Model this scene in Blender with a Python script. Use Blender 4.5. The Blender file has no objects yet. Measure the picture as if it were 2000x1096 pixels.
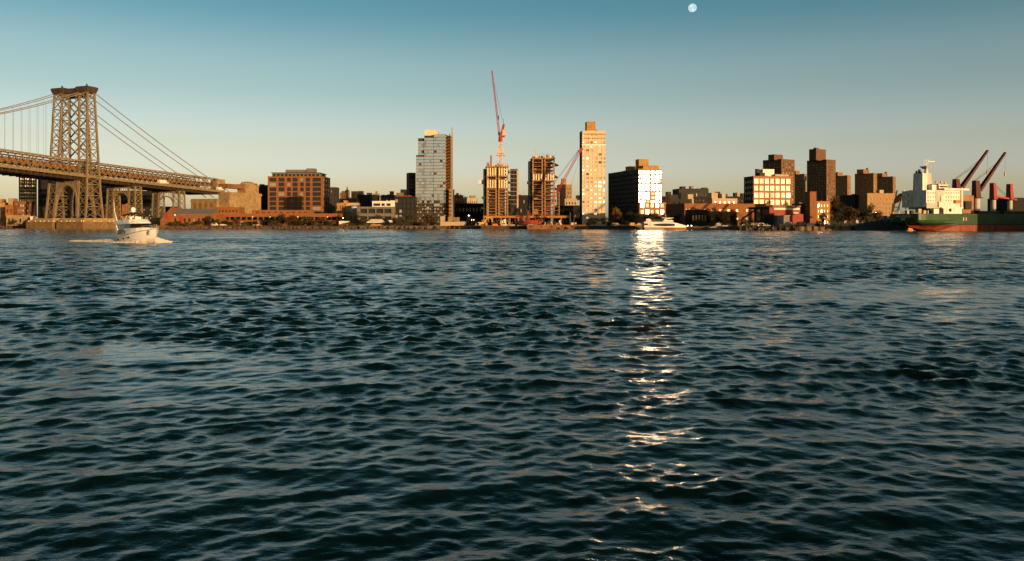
import bpy, math, random
import numpy as np
from mathutils import Vector, Matrix
random.seed(7); rng = np.random.default_rng(11)
SC = bpy.context.scene; COL = SC.collection
R = math.radians; PI = math.pi

# ---------------------------------------------------------------- camera
F = 1600.0; HC = 4.0; HY = 436.0            # focal length in photo pixels, eye height, horizon row
cd = bpy.data.cameras.new('camera'); cam = bpy.data.objects.new('camera', cd); COL.objects.link(cam)
cam.location = (0, 0, HC); cam.rotation_euler = (PI/2, 0, 0)
cd.sensor_width = 36; cd.lens = F/2000*36; cd.shift_y = -(548-HY)/2000
cd.clip_start = 0.3; cd.clip_end = 60000
SC.camera = cam
# ---------------------------------------------------------------- sky and sun
SUN_EL, SUN_AZ = 4.2, 140.0                  # azimuth clockwise from the view direction
w = bpy.data.worlds.new('World'); SC.world = w; w.use_nodes = True
nt = w.node_tree; bg = nt.nodes['Background']
sk = nt.nodes.new('ShaderNodeTexSky'); sk.sky_type = 'NISHITA'; sk.sun_disc = False
sk.sun_elevation = R(SUN_EL); sk.sun_rotation = R(SUN_AZ)
tc = nt.nodes.new('ShaderNodeTexCoord'); sx = nt.nodes.new('ShaderNodeSeparateXYZ')
rp = nt.nodes.new('ShaderNodeValToRGB'); vs = nt.nodes.new('ShaderNodeVectorMath'); vs.operation = 'SCALE'; vs.inputs['Scale'].default_value = 3.0
vm = nt.nodes.new('ShaderNodeVectorMath'); vm.operation = 'MULTIPLY'
cr = rp.color_ramp; cr.interpolation = 'EASE'
stops = [(0.0, (1.12, 1.56, 4.4)), (0.05, (1.09, 1.20, 2.2)), (0.10, (1.06, 1.08, 1.46)), (0.17, (.82, .95, 1.10)), (0.265, (.38, .73, .88)), (0.36, (.07, .26, .22)), (1.0, (.018, .085, .07))]
cr.elements[0].position = 0; cr.elements[1].position = 1
for p, c in stops[1:-1]: cr.elements.new(p)
for e, (p, c) in zip(cr.elements, stops): e.position = p; e.color = (c[0]/3, c[1]/3, c[2]/3, 1)
L = nt.links.new
L(tc.outputs['Generated'], sx.inputs[0]); L(sx.outputs['Z'], rp.inputs[0]); L(rp.outputs[0], vs.inputs[0])
L(sk.outputs[0], vm.inputs[0]); L(vs.outputs[0], vm.inputs[1]); L(vm.outputs[0], bg.inputs[0])
bg.inputs[1].default_value = 0.1
sl = bpy.data.lights.new('sun', 'SUN'); so = bpy.data.objects.new('sun', sl); COL.objects.link(so)
sl.energy = 3.7; sl.angle = R(0.53); sl.color = (1.0, 0.60, 0.28)
sdir = Vector((math.sin(R(SUN_AZ))*math.cos(R(SUN_EL)), math.cos(R(SUN_AZ))*math.cos(R(SUN_EL)), math.sin(R(SUN_EL))))
so.rotation_euler = sdir.to_track_quat('Z', 'Y').to_euler(); so.location = (0, 0, 300)
# ---------------------------------------------------------------- exposure and render settings
SC.view_settings.view_transform = 'Standard'; SC.view_settings.look = 'None'
SC.view_settings.exposure = 0.9; SC.view_settings.gamma = 1.0
SC.render.engine = 'CYCLES'
SC.cycles.use_denoising = True; SC.cycles.denoising_input_passes = 'RGB_ALBEDO_NORMAL'; SC.cycles.denoising_prefilter = 'ACCURATE'
SC.cycles.sample_clamp_indirect = 20; SC.cycles.sample_clamp_direct = 0
SC.cycles.max_bounces = 6; SC.cycles.diffuse_bounces = 2; SC.cycles.glossy_bounces = 4; SC.cycles.transparent_max_bounces = 6
SC.cycles.blur_glossy = 0.3
SC.cycles.caustics_reflective = False; SC.cycles.caustics_refractive = False

# ---------------------------------------------------------------- materials
def mat(name, col, rough=.8, var=.22, scale=.35, metal=0, spec=.3, bump=0, col2=None, emit=None, estr=0, streak=1.0):
    m = bpy.data.materials.new(name); m.use_nodes = True; n = m.node_tree; b = n.nodes['Principled BSDF']
    b.inputs['Roughness'].default_value = rough; b.inputs['Metallic'].default_value = metal
    b.inputs['Specular IOR Level'].default_value = spec
    b.inputs['Base Color'].default_value = (*col, 1)
    if var > 0:
        t = n.nodes.new('ShaderNodeTexCoord'); mp = n.nodes.new('ShaderNodeMapping'); mp.inputs['Scale'].default_value = (1, 1, streak)
        z = n.nodes.new('ShaderNodeTexNoise'); z.inputs['Scale'].default_value = scale; z.inputs['Detail'].default_value = 6; z.inputs['Roughness'].default_value = .65
        r = n.nodes.new('ShaderNodeValToRGB'); c2 = col2 or tuple(c*(1-var*1.6) for c in col)
        r.color_ramp.elements[0].position = .3; r.color_ramp.elements[1].position = .68
        r.color_ramp.elements[0].color = (*c2, 1); r.color_ramp.elements[1].color = (*[min(1, c*(1+var*.35)) for c in col], 1)
        n.links.new(t.outputs['Object'], mp.inputs[0]); n.links.new(mp.outputs[0], z.inputs[0]); n.links.new(z.outputs[0], r.inputs[0]); n.links.new(r.outputs[0], b.inputs['Base Color'])
        if bump:
            bp = n.nodes.new('ShaderNodeBump'); bp.inputs['Strength'].default_value = bump; bp.inputs['Distance'].default_value = .05
            n.links.new(z.outputs[0], bp.inputs['Height']); n.links.new(bp.outputs[0], b.inputs['Normal'])
    if emit:
        b.inputs['Emission Color'].default_value = (*emit, 1); b.inputs['Emission Strength'].default_value = estr
    return m
M = {}
def mm(k, *a, **kw): M[k] = mat(k, *a, **kw)
mm('brick', (.235, .092, .028), var=.25, scale=.6)
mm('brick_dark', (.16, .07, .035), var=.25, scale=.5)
mm('brick_tan', (.34, .20, .095), var=.2, scale=.5)
mm('brick_pale', (.56, .45, .34), var=.15, scale=.5)
mm('brick_mid', (.23, .13, .062), var=.2, scale=.4)
mm('brick_brown', (.13, .07, .034), var=.2, scale=.4)
mm('brick_yellow', (.36, .20, .065), var=.25, scale=.5)
mm('red_paint', (.26, .035, .02), rough=.6, var=.2)
mm('stone', (.30, .21, .10), var=.3, scale=.3, bump=.4)
mm('stone_dark', (.19, .12, .055), var=.35, scale=.5, bump=.4)
mm('concrete', (.30, .155, .07), var=.25, scale=.5)
mm('concrete_grey', (.16, .14, .11), var=.25, scale=.5)
mm('white', (.66, .62, .56), rough=.5, var=.08)
mm('cream', (.42, .33, .23), var=.15)
mm('dark', (.014, .012, .011), var=.3)  # near-black; darkness of the blocks labelled in shade is this colour
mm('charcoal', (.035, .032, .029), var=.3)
mm('roof', (.12, .11, .10), var=.3)
mm('steel_tan', (.195, .15, .085), rough=.65, var=.22, scale=.4)
mm('steel_cap', (.06, .042, .028), rough=.7, var=.3)
mm('rail_brown', (.22, .10, .04), var=.35, scale=.15)
mm('formwork', (.72, .58, .36), var=.15)
mm('ply', (.36, .17, .055), var=.3)
mm('net_and_shade', (.03, .032, .03), var=.3)  # black debris netting, and painted-in shade inside the concrete towers
mm('crane_red', (.30, .035, .02), rough=.5, var=.2)
mm('crane_red_shade', (.075, .009, .007), rough=.5, var=.2)  # crane red darkened; shade on the first two cranes is in this colour
mm('crane_pale', (.62, .42, .34), rough=.5, var=.2)
mm('yellow_paint', (.62, .38, .05), rough=.5, var=.15)
mm('orange_paint', (.70, .17, .03), rough=.5, var=.15)
mm('ship_green', (.022, .064, .02), rough=.45, var=.38, scale=.35, streak=.22)
mm('ship_band', (.012, .02, .012), rough=.5, var=.2)
mm('ship_red', (.24, .045, .018), rough=.6, var=.42, scale=.4, streak=.25)
mm('ship_white', (.74, .69, .63), rough=.45, var=.25, scale=.5, streak=.25)
mm('ship_grey', (.42, .39, .35), rough=.5, var=.12, scale=.3)  # real grey fittings, and white parts greyed to stand for shade
mm('tarp', (.10, .105, .11), var=.25)
mm('gel', (.80, .78, .75), rough=.16, var=0, spec=.5)
mm('canvas_dark', (.05, .04, .035), var=.1)
mm('canvas_tan', (.55, .40, .20), var=.1)
mm('grey_metal', (.32, .31, .30), rough=.5, var=.15)
mm('slate', (.20, .19, .185), var=.15)
mm('tyre', (.02, .02, .02), var=0)
mm('bark', (.07, .05, .035), var=.3, scale=2)
mm('leaf_olive', (.075, .062, .016), var=.35, scale=.5)
mm('leaf_brown', (.085, .047, .014), var=.35, scale=.5)
mm('leaf_green', (.022, .024, .009), var=.35, scale=.5)
mm('leaf_gold', (.17, .085, .014), var=.35, scale=.5)
mm('ground_mat', (.10, .075, .045), var=.4, scale=.05)
mm('riprap_mat', (.12, .085, .05), var=.4, scale=.8)
mm('wood_dark', (.07, .05, .035), var=.3, scale=.8)
mm('foam', (.80, .78, .75), rough=.7, var=.12, scale=1.5)
mm('blue_tarp', (.30, .38, .48), var=.1)
mm('lamp_white', (.8, .8, .8), var=0, emit=(1, .93, .8), estr=7)
mm('lamp_amber', (.8, .6, .3), var=0, emit=(1, .6, .25), estr=1.6)
def glass(key, col, rough, metal, spec=.5, wob=.0):
    m = bpy.data.materials.new(key); m.use_nodes = True; n = m.node_tree; b = n.nodes['Principled BSDF']
    b.inputs['Base Color'].default_value = (*col, 1); b.inputs['Roughness'].default_value = rough
    b.inputs['Metallic'].default_value = metal; b.inputs['Specular IOR Level'].default_value = spec
    if wob:
        t = n.nodes.new('ShaderNodeTexCoord'); z = n.nodes.new('ShaderNodeTexNoise'); z.inputs['Scale'].default_value = .8; z.inputs['Detail'].default_value = 2
        bp = n.nodes.new('ShaderNodeBump'); bp.inputs['Strength'].default_value = wob; bp.inputs['Distance'].default_value = .1
        n.links.new(t.outputs['Object'], z.inputs[0]); n.links.new(z.outputs[0], bp.inputs['Height']); n.links.new(bp.outputs[0], b.inputs['Normal'])
    M[key] = m
glass('glass', (.018, .018, .018), .18, 0, .4, .15)
glass('glass_blind', (.26, .23, .18), .35, 0, .4)
glass('glass_hot', (.68, .74, .84), .25, .95, .6, .12)
glass('glass_warm', (.46, .40, .30), .40, .12, .5, .1)  # sun glow on the panes is put into this cream colour
glass('curtain_wall', (.44, .55, .60), .12, .85, .6, .08)
glass('curtain_dim', (.30, .39, .43), .14, .85, .6, .08)

# ---------------------------------------------------------------- helpers
def X(px, D): return (px-1000)/F*D
def Z(py, D): return HC+(HY-py)/F*D
def tag(o, label=None, cat=None, group=None, kind=None):
    if label: o['label'] = label
    if cat: o['category'] = cat
    if group: o['group'] = group
    if kind: o['kind'] = kind
    return o
def thing(name, label, cat, loc=(0, 0, 0), rz=0, group=None):
    o = bpy.data.objects.new(name, None); COL.objects.link(o); o.empty_display_size = 1
    o.location = loc; o.rotation_euler = (0, 0, rz); return tag(o, label, cat, group)
def link(name, me, parent=None):
    o = bpy.data.objects.new(name, me); COL.objects.link(o)
    if parent is not None: o.parent = parent
    return o
class MB:
    def __init__(s): s.v = []; s.f = []; s.m = []; s.mats = []
    def mi(s, k):
        if k not in s.mats: s.mats.append(k)
        return s.mats.index(k)
    def face(s, pts, k):
        i = len(s.v); s.v += [tuple(p) for p in pts]; s.f.append(tuple(range(i, i+len(pts)))); s.m.append(s.mi(k))
    def hexa(s, p, k, skip=()):
        i = len(s.v); s.v += [tuple(q) for q in p]; a = s.mi(k)
        for j, q in enumerate(((0, 3, 2, 1), (4, 5, 6, 7), (0, 1, 5, 4), (1, 2, 6, 5), (2, 3, 7, 6), (3, 0, 4, 7))):
            if j in skip: continue
            s.f.append(tuple(i+t for t in q)); s.m.append(a)
    def box(s, x0, x1, y0, y1, z0, z1, k, skip=()):
        s.hexa([(x0, y0, z0), (x1, y0, z0), (x1, y1, z0), (x0, y1, z0), (x0, y0, z1), (x1, y0, z1), (x1, y1, z1), (x0, y1, z1)], k, skip); return s
    def bar(s, p, q, wd, k, h=None):
        p, q = Vector(p), Vector(q); d = (q-p); d.normalize() if d.length else None
        up = Vector((0, 0, 1)) if abs(d.z) < .95 else Vector((0, 1, 0))
        a = d.cross(up).normalized()*wd/2; b = d.cross(a).normalized()*(h or wd)/2
        s.hexa([p-a-b, p+a-b, p+a+b, p-a+b, q-a-b, q+a-b, q+a+b, q-a+b], k); return s
    def cyl(s, p, q, r0, r1, k, n=8, caps=True):
        p, q = Vector(p), Vector(q); d = (q-p).normalized()
        up = Vector((0, 0, 1)) if abs(d.z) < .95 else Vector((0, 1, 0))
        a = d.cross(up).normalized(); b = d.cross(a).normalized(); i = len(s.v); mi = s.mi(k)
        for c, r in ((p, r0), (q, r1)):
            for t in range(n): an = 2*PI*t/n; s.v.append(tuple(c+a*math.cos(an)*r+b*math.sin(an)*r))
        for t in range(n): u = (t+1) % n; s.f.append((i+t, i+u, i+n+u, i+n+t)); s.m.append(mi)
        if caps: s.f.append(tuple(range(i+n-1, i-1, -1))); s.f.append(tuple(range(i+n, i+2*n))); s.m += [mi, mi]
        return s
    def dome(s, c, r, k, hz=1.0, n=10, m=4, full=False):
        i0 = -m if full else 0
        rings = []
        for j in range(i0, m+1):
            el = PI/2*j/m; rings.append([(c[0]+r*math.cos(el)*math.cos(2*PI*t/n), c[1]+r*math.cos(el)*math.sin(2*PI*t/n), c[2]+r*hz*math.sin(el)) for t in range(n)])
        s.loft(rings, k, closed=True)
        return s
    def loft(s, rings, k, closed=False, cap0=False, cap1=False):
        n = len(rings[0]); i = len(s.v); mi = s.mi(k)
        for r in rings: s.v += [tuple(p) for p in r]
        for a in range(len(rings)-1):
            for t in range(n if closed else n-1):
                u = (t+1) % n; s.f.append((i+a*n+t, i+a*n+u, i+(a+1)*n+u, i+(a+1)*n+t)); s.m.append(mi)
        if cap0: s.f.append(tuple(range(i+n-1, i-1, -1))); s.m.append(mi)
        if cap1: b = i+(len(rings)-1)*n; s.f.append(tuple(range(b, b+n))); s.m.append(mi)
        return s
    def prism(s, poly, y0, y1, k):           # polygon in xz extruded along y
        s.loft([[(x, y0, z) for x, z in poly], [(x, y1, z) for x, z in poly]], k, closed=True, cap0=True, cap1=True); return s
    def lattice(s, p, q, wd, n, k, ch=.12, br=.08, w1=None):
        p, q = Vector(p), Vector(q); d = (q-p).normalized(); up = Vector((0, 0, 1)) if abs(d.z) < .9 else Vector((0, 1, 0))
        a = d.cross(up).normalized(); b = d.cross(a).normalized(); w1 = w1 if w1 is not None else wd
        def pt(t, i): wv = (wd+(w1-wd)*t)/2; return p+(q-p)*t+a*wv*(1 if i in (0, 3) else -1)+b*wv*(1 if i < 2 else -1)
        for i in range(4): s.bar(pt(0, i), pt(1, i), ch, k)
        for j in range(n):
            for i in range(4):
                u = (i+1) % 4; t0, t1 = j/n, (j+1)/n
                if j % 2: s.bar(pt(t0, i), pt(t1, u), br, k)
                else: s.bar(pt(t0, u), pt(t1, i), br, k)
                s.bar(pt(t1, i), pt(t1, u), br, k)
        return s
    def mesh(s, name, smooth=False):
        me = bpy.data.meshes.new(name); me.from_pydata(s.v, [], s.f)
        for k in s.mats: me.materials.append(M[k])
        me.polygons.foreach_set('material_index', s.m)
        if smooth: me.polygons.foreach_set('use_smooth', [True]*len(s.f))
        me.update(); return me
    def build(s, name, parent=None, smooth=False): return link(name, s.mesh(name, smooth), parent)
_beam = {}
def beam(name, p, q, wd, k, parent, h=None):
    """one straight member as an object of its own, sharing a unit box mesh"""
    if k not in _beam: _beam[k] = MB().box(-.5, .5, -.5, .5, 0, 1, k).mesh('member_'+k)
    p, q = Vector(p), Vector(q); d = q-p; ln = d.length; d.normalize()
    up = Vector((0, 0, 1)) if abs(d.z) < .95 else Vector((0, 1, 0))
    a = d.cross(up).normalized(); b = d.cross(a).normalized(); hh = h or wd
    o = link(name, _beam[k], parent)
    mtx = Matrix(((a.x*wd, b.x*hh, d.x*ln, p.x), (a.y*wd, b.y*hh, d.y*ln, p.y), (a.z*wd, b.z*hh, d.z*ln, p.z), (0, 0, 0, 1)))
    o.matrix_local = mtx
    return o
_win = {}
def win_mesh(wd, ht, kind, mull, fk, tilt=0):
    key = (round(wd, 2), round(ht, 2), kind, mull, fk, tilt)
    if key not in _win:
        b = MB(); t = min(.14, wd*.12); wd, ht = key[0], key[1]
        for (x0, x1, z0, z1) in ((0, wd, 0, t), (0, wd, ht-t, ht), (0, t, t, ht-t), (wd-t, wd, t, ht-t)): b.box(x0, x1, -.06, .0, z0, z1, fk, skip=(4,))
        for i in range(mull): xm = wd*(i+1)/(mull+1); b.box(xm-t*.35, xm+t*.35, -.05, 0, t, ht-t, fk, skip=(4,))
        dy = math.tan(R(tilt))*(wd-2*t)
        b.face([(t, .015, t), (wd-t, .015+dy, t), (wd-t, .015+dy, ht-t), (t, .015, ht-t)], kind)
        _win[key] = b.mesh('window')
    return _win[key]
def pick(wts, rnd):
    ks = list(wts); return rnd.choices(ks, [wts[k] for k in ks])[0]
def facade(b, o, u, nrm, wd, z0, z1, sp, k, root, wname='window'):
    """wall quads with true recessed openings; one window object per opening. o: corner, u: along wall, nrm: outward"""
    o, u, nrm = Vector(o), Vector(u), Vector(nrm)
    if not sp: b.face([o+Vector((0, 0, z0)), o+u*wd+Vector((0, 0, z0)), o+u*wd+Vector((0, 0, z1)), o+Vector((0, 0, z1))], k); return
    n, m = sp['n'], sp['m']; a0, a1 = sp.get('x', (.04, .96)); b0, b1 = sp.get('z', (.05, .95))
    fw, fh = sp.get('fw', .6), sp.get('fh', .6); rec = sp.get('rec', .25); mull = sp.get('mull', 0); fk = sp.get('frame', 'charcoal')
    wts = sp.get('wts', {'glass': 3, 'glass_blind': 1}); rnd = random.Random(sp.get('seed', 1)); skip = sp.get('skip', lambda i, j: False)
    kf = sp.get('kind'); tilts = sp.get('tilts', (0,))
    xa, xb = wd*a0, wd*a1; za, zb = z0+(z1-z0)*b0, z0+(z1-z0)*b1
    cw, chh = (xb-xa)/n, (zb-za)/m
    if 'xs' in sp: XS = [(wd*p, wd*q) for p, q in sp['xs']]
    else: XS = [(xa+cw*(i+.5-fw/2), xa+cw*(i+.5+fw/2)) for i in range(n)]
    ZS = [(za+chh*(j+.5-fh/2), za+chh*(j+.5+fh/2)) for j in range(m)]
    def P(x, z, d=0): return o+u*x+Vector((0, 0, z))-nrm*d
    xs = [0]+[t for p in XS for t in p]+[wd]; zs = [z0]+[t for p in ZS for t in p]+[z1]
    def quad(x0, x1, c0, c1):
        if x1-x0 > 1e-4 and c1-c0 > 1e-4: b.face([P(x0, c0), P(x1, c0), P(x1, c1), P(x0, c1)], k)
    rk = sp.get('band')                       # spandrel panels between storeys, in another material
    for j in range(0, len(zs)-1, 2): quad(0, wd, zs[j], zs[j+1])
    stuff = MB() if sp.get('stuff') else None
    ang = math.atan2(u.y, u.x)
    for j in range(1, len(zs)-1, 2):
        c0, c1 = zs[j], zs[j+1]
        for i in range(0, len(xs)-1, 2): quad(xs[i], xs[i+1], c0, c1)
        for i in range(1, len(xs)-1, 2):
            x0, x1 = xs[i], xs[i+1]
            if skip((i-1)//2, (j-1)//2): quad(x0, x1, c0, c1); continue
            for q in ((P(x0, c0), P(x0, c0, rec), P(x0, c1, rec), P(x0, c1)), (P(x1, c0, rec), P(x1, c0), P(x1, c1), P(x1, c1, rec)),
                      (P(x0, c0), P(x1, c0), P(x1, c0, rec), P(x0, c0, rec)), (P(x0, c1, rec), P(x1, c1, rec), P(x1, c1), P(x0, c1))): b.face(q, k)
            kind = kf((i-1)//2, (j-1)//2) if kf else None
            kind = kind or pick(wts, rnd)
            if stuff is not None:
                q = [P(x0, c0, rec), P(x1, c0, rec), P(x1, c1, rec), P(x0, c1, rec)]; stuff.face(q, kind); continue
            ob = link(wname, win_mesh(x1-x0, c1-c0, kind, mull, fk, rnd.choice(tilts)), root)
            ob.location = P(x0, c0, rec); ob.rotation_euler = (0, 0, ang)
    if stuff is not None and stuff.f:
        tag(stuff.build('window_grid', root), kind='stuff')
def place(px0, px1, D, yaw):
    c, s = math.cos(R(yaw)), math.sin(R(yaw)); x0 = X(px0, D); k1 = (px1-1000)/F
    return Vector((x0, D, 0)), (k1*D-x0)/(c-k1*s)
def depth_to(pxc, cx, cy, yaw):
    c, s = math.cos(R(yaw)), math.sin(R(yaw)); k = (pxc-1000)/F
    return (cx-k*cy)/(s+k*c)
GZ = 2.0
def bld(name, label, px0, px1, ytop, D, yaw=0, depth=18, wall='brick', wleft_shade=None, front=None, left=None, right=None, pxl=None, pxr=None, roof='roof', group=None, cat='building', para=.7, boxes=(), zb=GZ, cornice=None):
    """boxes: (px0, px1, ytop, y-offset behind front, depth, material, part name)"""
    L0, wd = place(px0, px1, D, yaw); c, s = math.cos(R(yaw)), math.sin(R(yaw))
    if pxl is not None: depth = depth_to(pxl, L0.x, L0.y, yaw)
    if pxr is not None: depth = depth_to(pxr, L0.x+wd*c, L0.y+wd*s, yaw)
    depth = min(max(depth, 4), 90)
    root = thing(name, label, cat, (L0.x, L0.y, zb), R(yaw), group)
    h = Z(ytop, D)-zb
    b = MB()
    facade(b, (0, 0, 0), (1, 0, 0), (0, -1, 0), wd, 0, h, front, wall, root)
    facade(b, (wd, 0, 0), (0, 1, 0), (1, 0, 0), depth, 0, h, right, wall, root)
    facade(b, (wd, depth, 0), (-1, 0, 0), (0, 1, 0), wd, 0, h, None, wall, root)
    facade(b, (0, depth, 0), (0, -1, 0), (-1, 0, 0), depth, 0, h, left, wleft_shade or wall, root)  # darker wall colour paints shade on the side away from the sun
    b.build('wall', root)
    r = MB(); r.box(.05, wd-.05, .05, depth-.05, h-para-.25, h-para, roof); r.build('roof', root)
    cp = MB(); t = .18
    for (x0, x1, y0, y1) in ((-t, wd+t, -t, .22), (-t, wd+t, depth-.22, depth+t), (-t, .22, .22, depth-.22), (wd-.22, wd+t, .22, depth-.22)): cp.box(x0, x1, y0, y1, h, h+.28, cornice or wall)
    cp.build('coping', root)
    rv = random.Random(sum(map(ord, label)))
    if wd > 7 and depth > 7:                      # vents, hatches and aerials on the roof
        for i in range(rv.randint(2, 4)):
            x0, y0 = rv.uniform(.08, .85)*wd, rv.uniform(.08, .7)*depth; a_ = rv.uniform(.7, 1.9); v_ = MB(); v_.box(x0, x0+a_, y0, y0+a_, h-para, h+rv.uniform(.3, 1.3), rv.choice(('grey_metal', 'charcoal', wall))); v_.build('roof_vent', root)
        x0, y0 = rv.uniform(.1, .9)*wd, rv.uniform(.2, .7)*depth; v_ = MB(); v_.cyl((x0, y0, h-para), (x0, y0, h+rv.uniform(2, 4.5)), .1, .05, 'charcoal', 5); v_.build('aerial', root)
    for (p0, p1, yt, yo, dp, k, nm) in boxes:
        # position by the row of the photo they show in
        def lx(p): kk = (p-1000)/F; return (kk*(D+yo*c)-L0.x+yo*s)/(c-kk*s)
        x0, x1 = lx(p0), lx(p1); hh = Z(yt, D+yo*c+(x0+x1)/2*s)-zb
        q = MB(); q.box(x0, x1, yo, yo+dp, h-para, hh, k); q.box(x0-.12, x1+.12, yo-.12, yo+dp+.12, hh, hh+.2, k); q.build(nm, root)
    return root, wd, depth, h

# ================================================================ the setting: water, land
NW = 170
lam = np.exp(rng.uniform(math.log(.15), math.log(2.9), NW)); wind = R(106)     # direction the waves run, from +X
pk = rng.random(NW); th = wind+np.where(pk < .46, R(-14), np.where(pk < .78, R(20), R(-60)))+rng.normal(0, 1, NW)*np.where(lam > .6, R(18), R(44))
slope = .0255*np.where(lam > .62, (.62/lam)**.8, 1.0)*np.where(lam < .3, .8, 1)
amp = slope*lam/(2*PI); kx = 2*PI/lam*np.cos(th); ky = 2*PI/lam*np.sin(th); ph = rng.uniform(0, 2*PI, NW)
def lown(x, y, sc, seed):
    r2 = np.random.default_rng(seed); o = np.zeros_like(x)
    for i in range(7):
        a = r2.uniform(0, 2*PI); k = 2*PI/sc*r2.uniform(.6, 1.7); o += np.sin(k*(x*math.cos(a)+1.6*y*math.sin(a))+r2.uniform(0, 6.28))
    return o/math.sqrt(7)
def water():
    st = .0046
    an = np.concatenate([np.linspace(-84, -38, 24), np.arange(-37.5, 37.5, math.degrees(st)), np.linspace(38, 84, 24)])
    an = np.radians(an); rr = [2.6]
    def dr(q): return min(q*st, .25 if q < 330 else .42)
    while rr[-1] < 700: rr.append(rr[-1]+dr(rr[-1]))
    rr = np.concatenate([rr, [900, 1400, 2500, 6000]])
    A, RR = np.meshgrid(an, rr); x = (RR*np.sin(A)).ravel().astype(np.float32); y = (RR*np.cos(A)).ravel().astype(np.float32); r = RR.ravel().astype(np.float32)
    sp = st*r; srad = np.minimum(sp, np.where(r < 330, .25, .42)); ct, sn = np.cos(A.ravel()).astype(np.float32), np.sin(A.ravel()).astype(np.float32); dx = np.zeros_like(x); dy = np.zeros_like(x); z = np.zeros_like(x)
    patch = np.clip(.94+.27*lown(x, y, 55, 3)+.24*lown(x, y, 19, 5)+.14*lown(x, y, 7, 8), .3, 1.8)
    # a glassy upwelling where the river boils up, with a smooth rim
    ex, ey = (x+11.6+.35*(y-25))/3.1, (y-25.2)/2.3; q = np.clip(1.35-np.sqrt(ex*ex+ey*ey)+.22*lown(x, y, 2.6, 9), 0, 1); q = q*q*(3-2*q)
    calm = 1-.93*q
    # variance kept where the mesh is too coarse for the shortest waves
    rr_ = np.asarray(rr); sl2 = slope**2; keep = np.zeros(len(rr_)); sr_ = np.where(rr_ < 330, np.minimum(rr_*st, .25), np.minimum(rr_*st, .42))
    for i in range(NW): keep += sl2[i]*np.clip((2.5-np.maximum(abs(kx[i])*rr_*st, abs(ky[i])*sr_))/1.2, 0, 1)**2
    gain = np.interp(r, rr_, np.clip(np.sqrt(sl2.sum()/np.maximum(keep, 1e-9)), 1, 2.4)).astype(np.float32)
    kx_, ky_, ph_, amp_ = [v_.astype(np.float32) for v_ in (kx, ky, ph, amp)]
    for i in range(NW):
        step = np.maximum(np.abs(kx_[i]*ct-ky_[i]*sn)*sp, np.abs(kx_[i]*sn+ky_[i]*ct)*srad); fade = np.clip((2.5-step)/1.2, 0, 1)
        mod = patch if lam[i] < 2.0 else 1.0
        a = amp_[i]*gain*fade*mod*(calm if lam[i] < 4 else 1)
        p = kx_[i]*x+ky_[i]*y+ph_[i]; s_, c_ = np.sin(p), np.cos(p)
        z += a*s_; q2 = .95*a; k = 2*PI/lam[i]; dx += q2*c_*kx[i]/k; dy += q2*c_*ky[i]/k
    z += .05*q*0; edge = np.abs(q-.5) < .0
    v = np.stack([x+dx, y+dy, z], 1).astype(np.float32)
    nr, nc = len(rr), len(an); idx = np.arange(nr*nc).reshape(nr, nc)
    f = np.stack([idx[:-1, :-1], idx[:-1, 1:], idx[1:, 1:], idx[1:, :-1]], -1).reshape(-1, 4)[:, ::-1].astype(np.int32)
    me = bpy.data.meshes.new('river_water'); me.vertices.add(len(v)); me.vertices.foreach_set('co', v.ravel())
    me.loops.add(f.size); me.loops.foreach_set('vertex_index', f.ravel()); me.polygons.add(len(f))
    me.polygons.foreach_set('loop_start', np.arange(0, f.size, 4, dtype=np.int32)); me.polygons.foreach_set('loop_total', np.full(len(f), 4, np.int32))
    me.polygons.foreach_set('use_smooth', np.ones(len(f), bool)); me.update()
    at = me.attributes.new('ripple', 'FLOAT', 'POINT'); at.data.foreach_set('value', (calm*np.clip(patch, .5, 1.3)).astype(np.float32))
    fine = np.clip((sp-.05)/.45, 0, 1); at = me.attributes.new('chop', 'FLOAT', 'POINT'); at.data.foreach_set('value', (fine*np.clip(patch, .5, 1.3)).astype(np.float32))
    return me
def water_mat():
    m = bpy.data.materials.new('river_water'); m.use_nodes = True; n = m.node_tree; b = n.nodes['Principled BSDF']; N = n.nodes.new; K = n.links.new
    b.inputs['Base Color'].default_value = (.0016, .0075, .0072, 1); b.inputs['Roughness'].default_value = .075; b.inputs['IOR'].default_value = 1.333
    t = N('ShaderNodeTexCoord')
    def noise(sc, det, rough, map_=(1, 1, 1), rot=0):
        mp = N('ShaderNodeMapping'); mp.inputs['Scale'].default_value = map_; mp.inputs['Rotation'].default_value = (0, 0, rot); z = N('ShaderNodeTexNoise'); z.inputs['Scale'].default_value = sc; z.inputs['Detail'].default_value = det; z.inputs['Roughness'].default_value = rough
        K(t.outputs['Object'], mp.inputs[0]); K(mp.outputs[0], z.inputs[0]); return z
    z1 = noise(4.2, 5, .6, (.7, 1, 1), .25); z2 = noise(1.0, 4, .58, (1.0, .85, 1), .2)
    a1 = N('ShaderNodeAttribute'); a1.attribute_name = 'ripple'; a2 = N('ShaderNodeAttribute'); a2.attribute_name = 'chop'
    def mul(a, v):
        q = N('ShaderNodeMath'); q.operation = 'MULTIPLY'; K(a, q.inputs[0])
        if isinstance(v, float): q.inputs[1].default_value = v
        else: K(v, q.inputs[1])
        return q.outputs[0]
    h = N('ShaderNodeMath'); h.operation = 'ADD'; K(mul(mul(z1.outputs[0], a1.outputs['Fac']), .028), h.inputs[0]); K(mul(mul(z2.outputs[0], a2.outputs['Fac']), .24), h.inputs[1])
    bp = N('ShaderNodeBump'); bp.inputs['Strength'].default_value = 1.0; bp.inputs['Distance'].default_value = 1.0
    K(h.outputs[0], bp.inputs['Height']); K(bp.outputs[0], b.inputs['Normal'])
    return m
wm = water(); wm.materials.append(water_mat()); tag(link('river_water', wm), 'wide choppy blue-green river with glassy slick', kind='structure')

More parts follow.
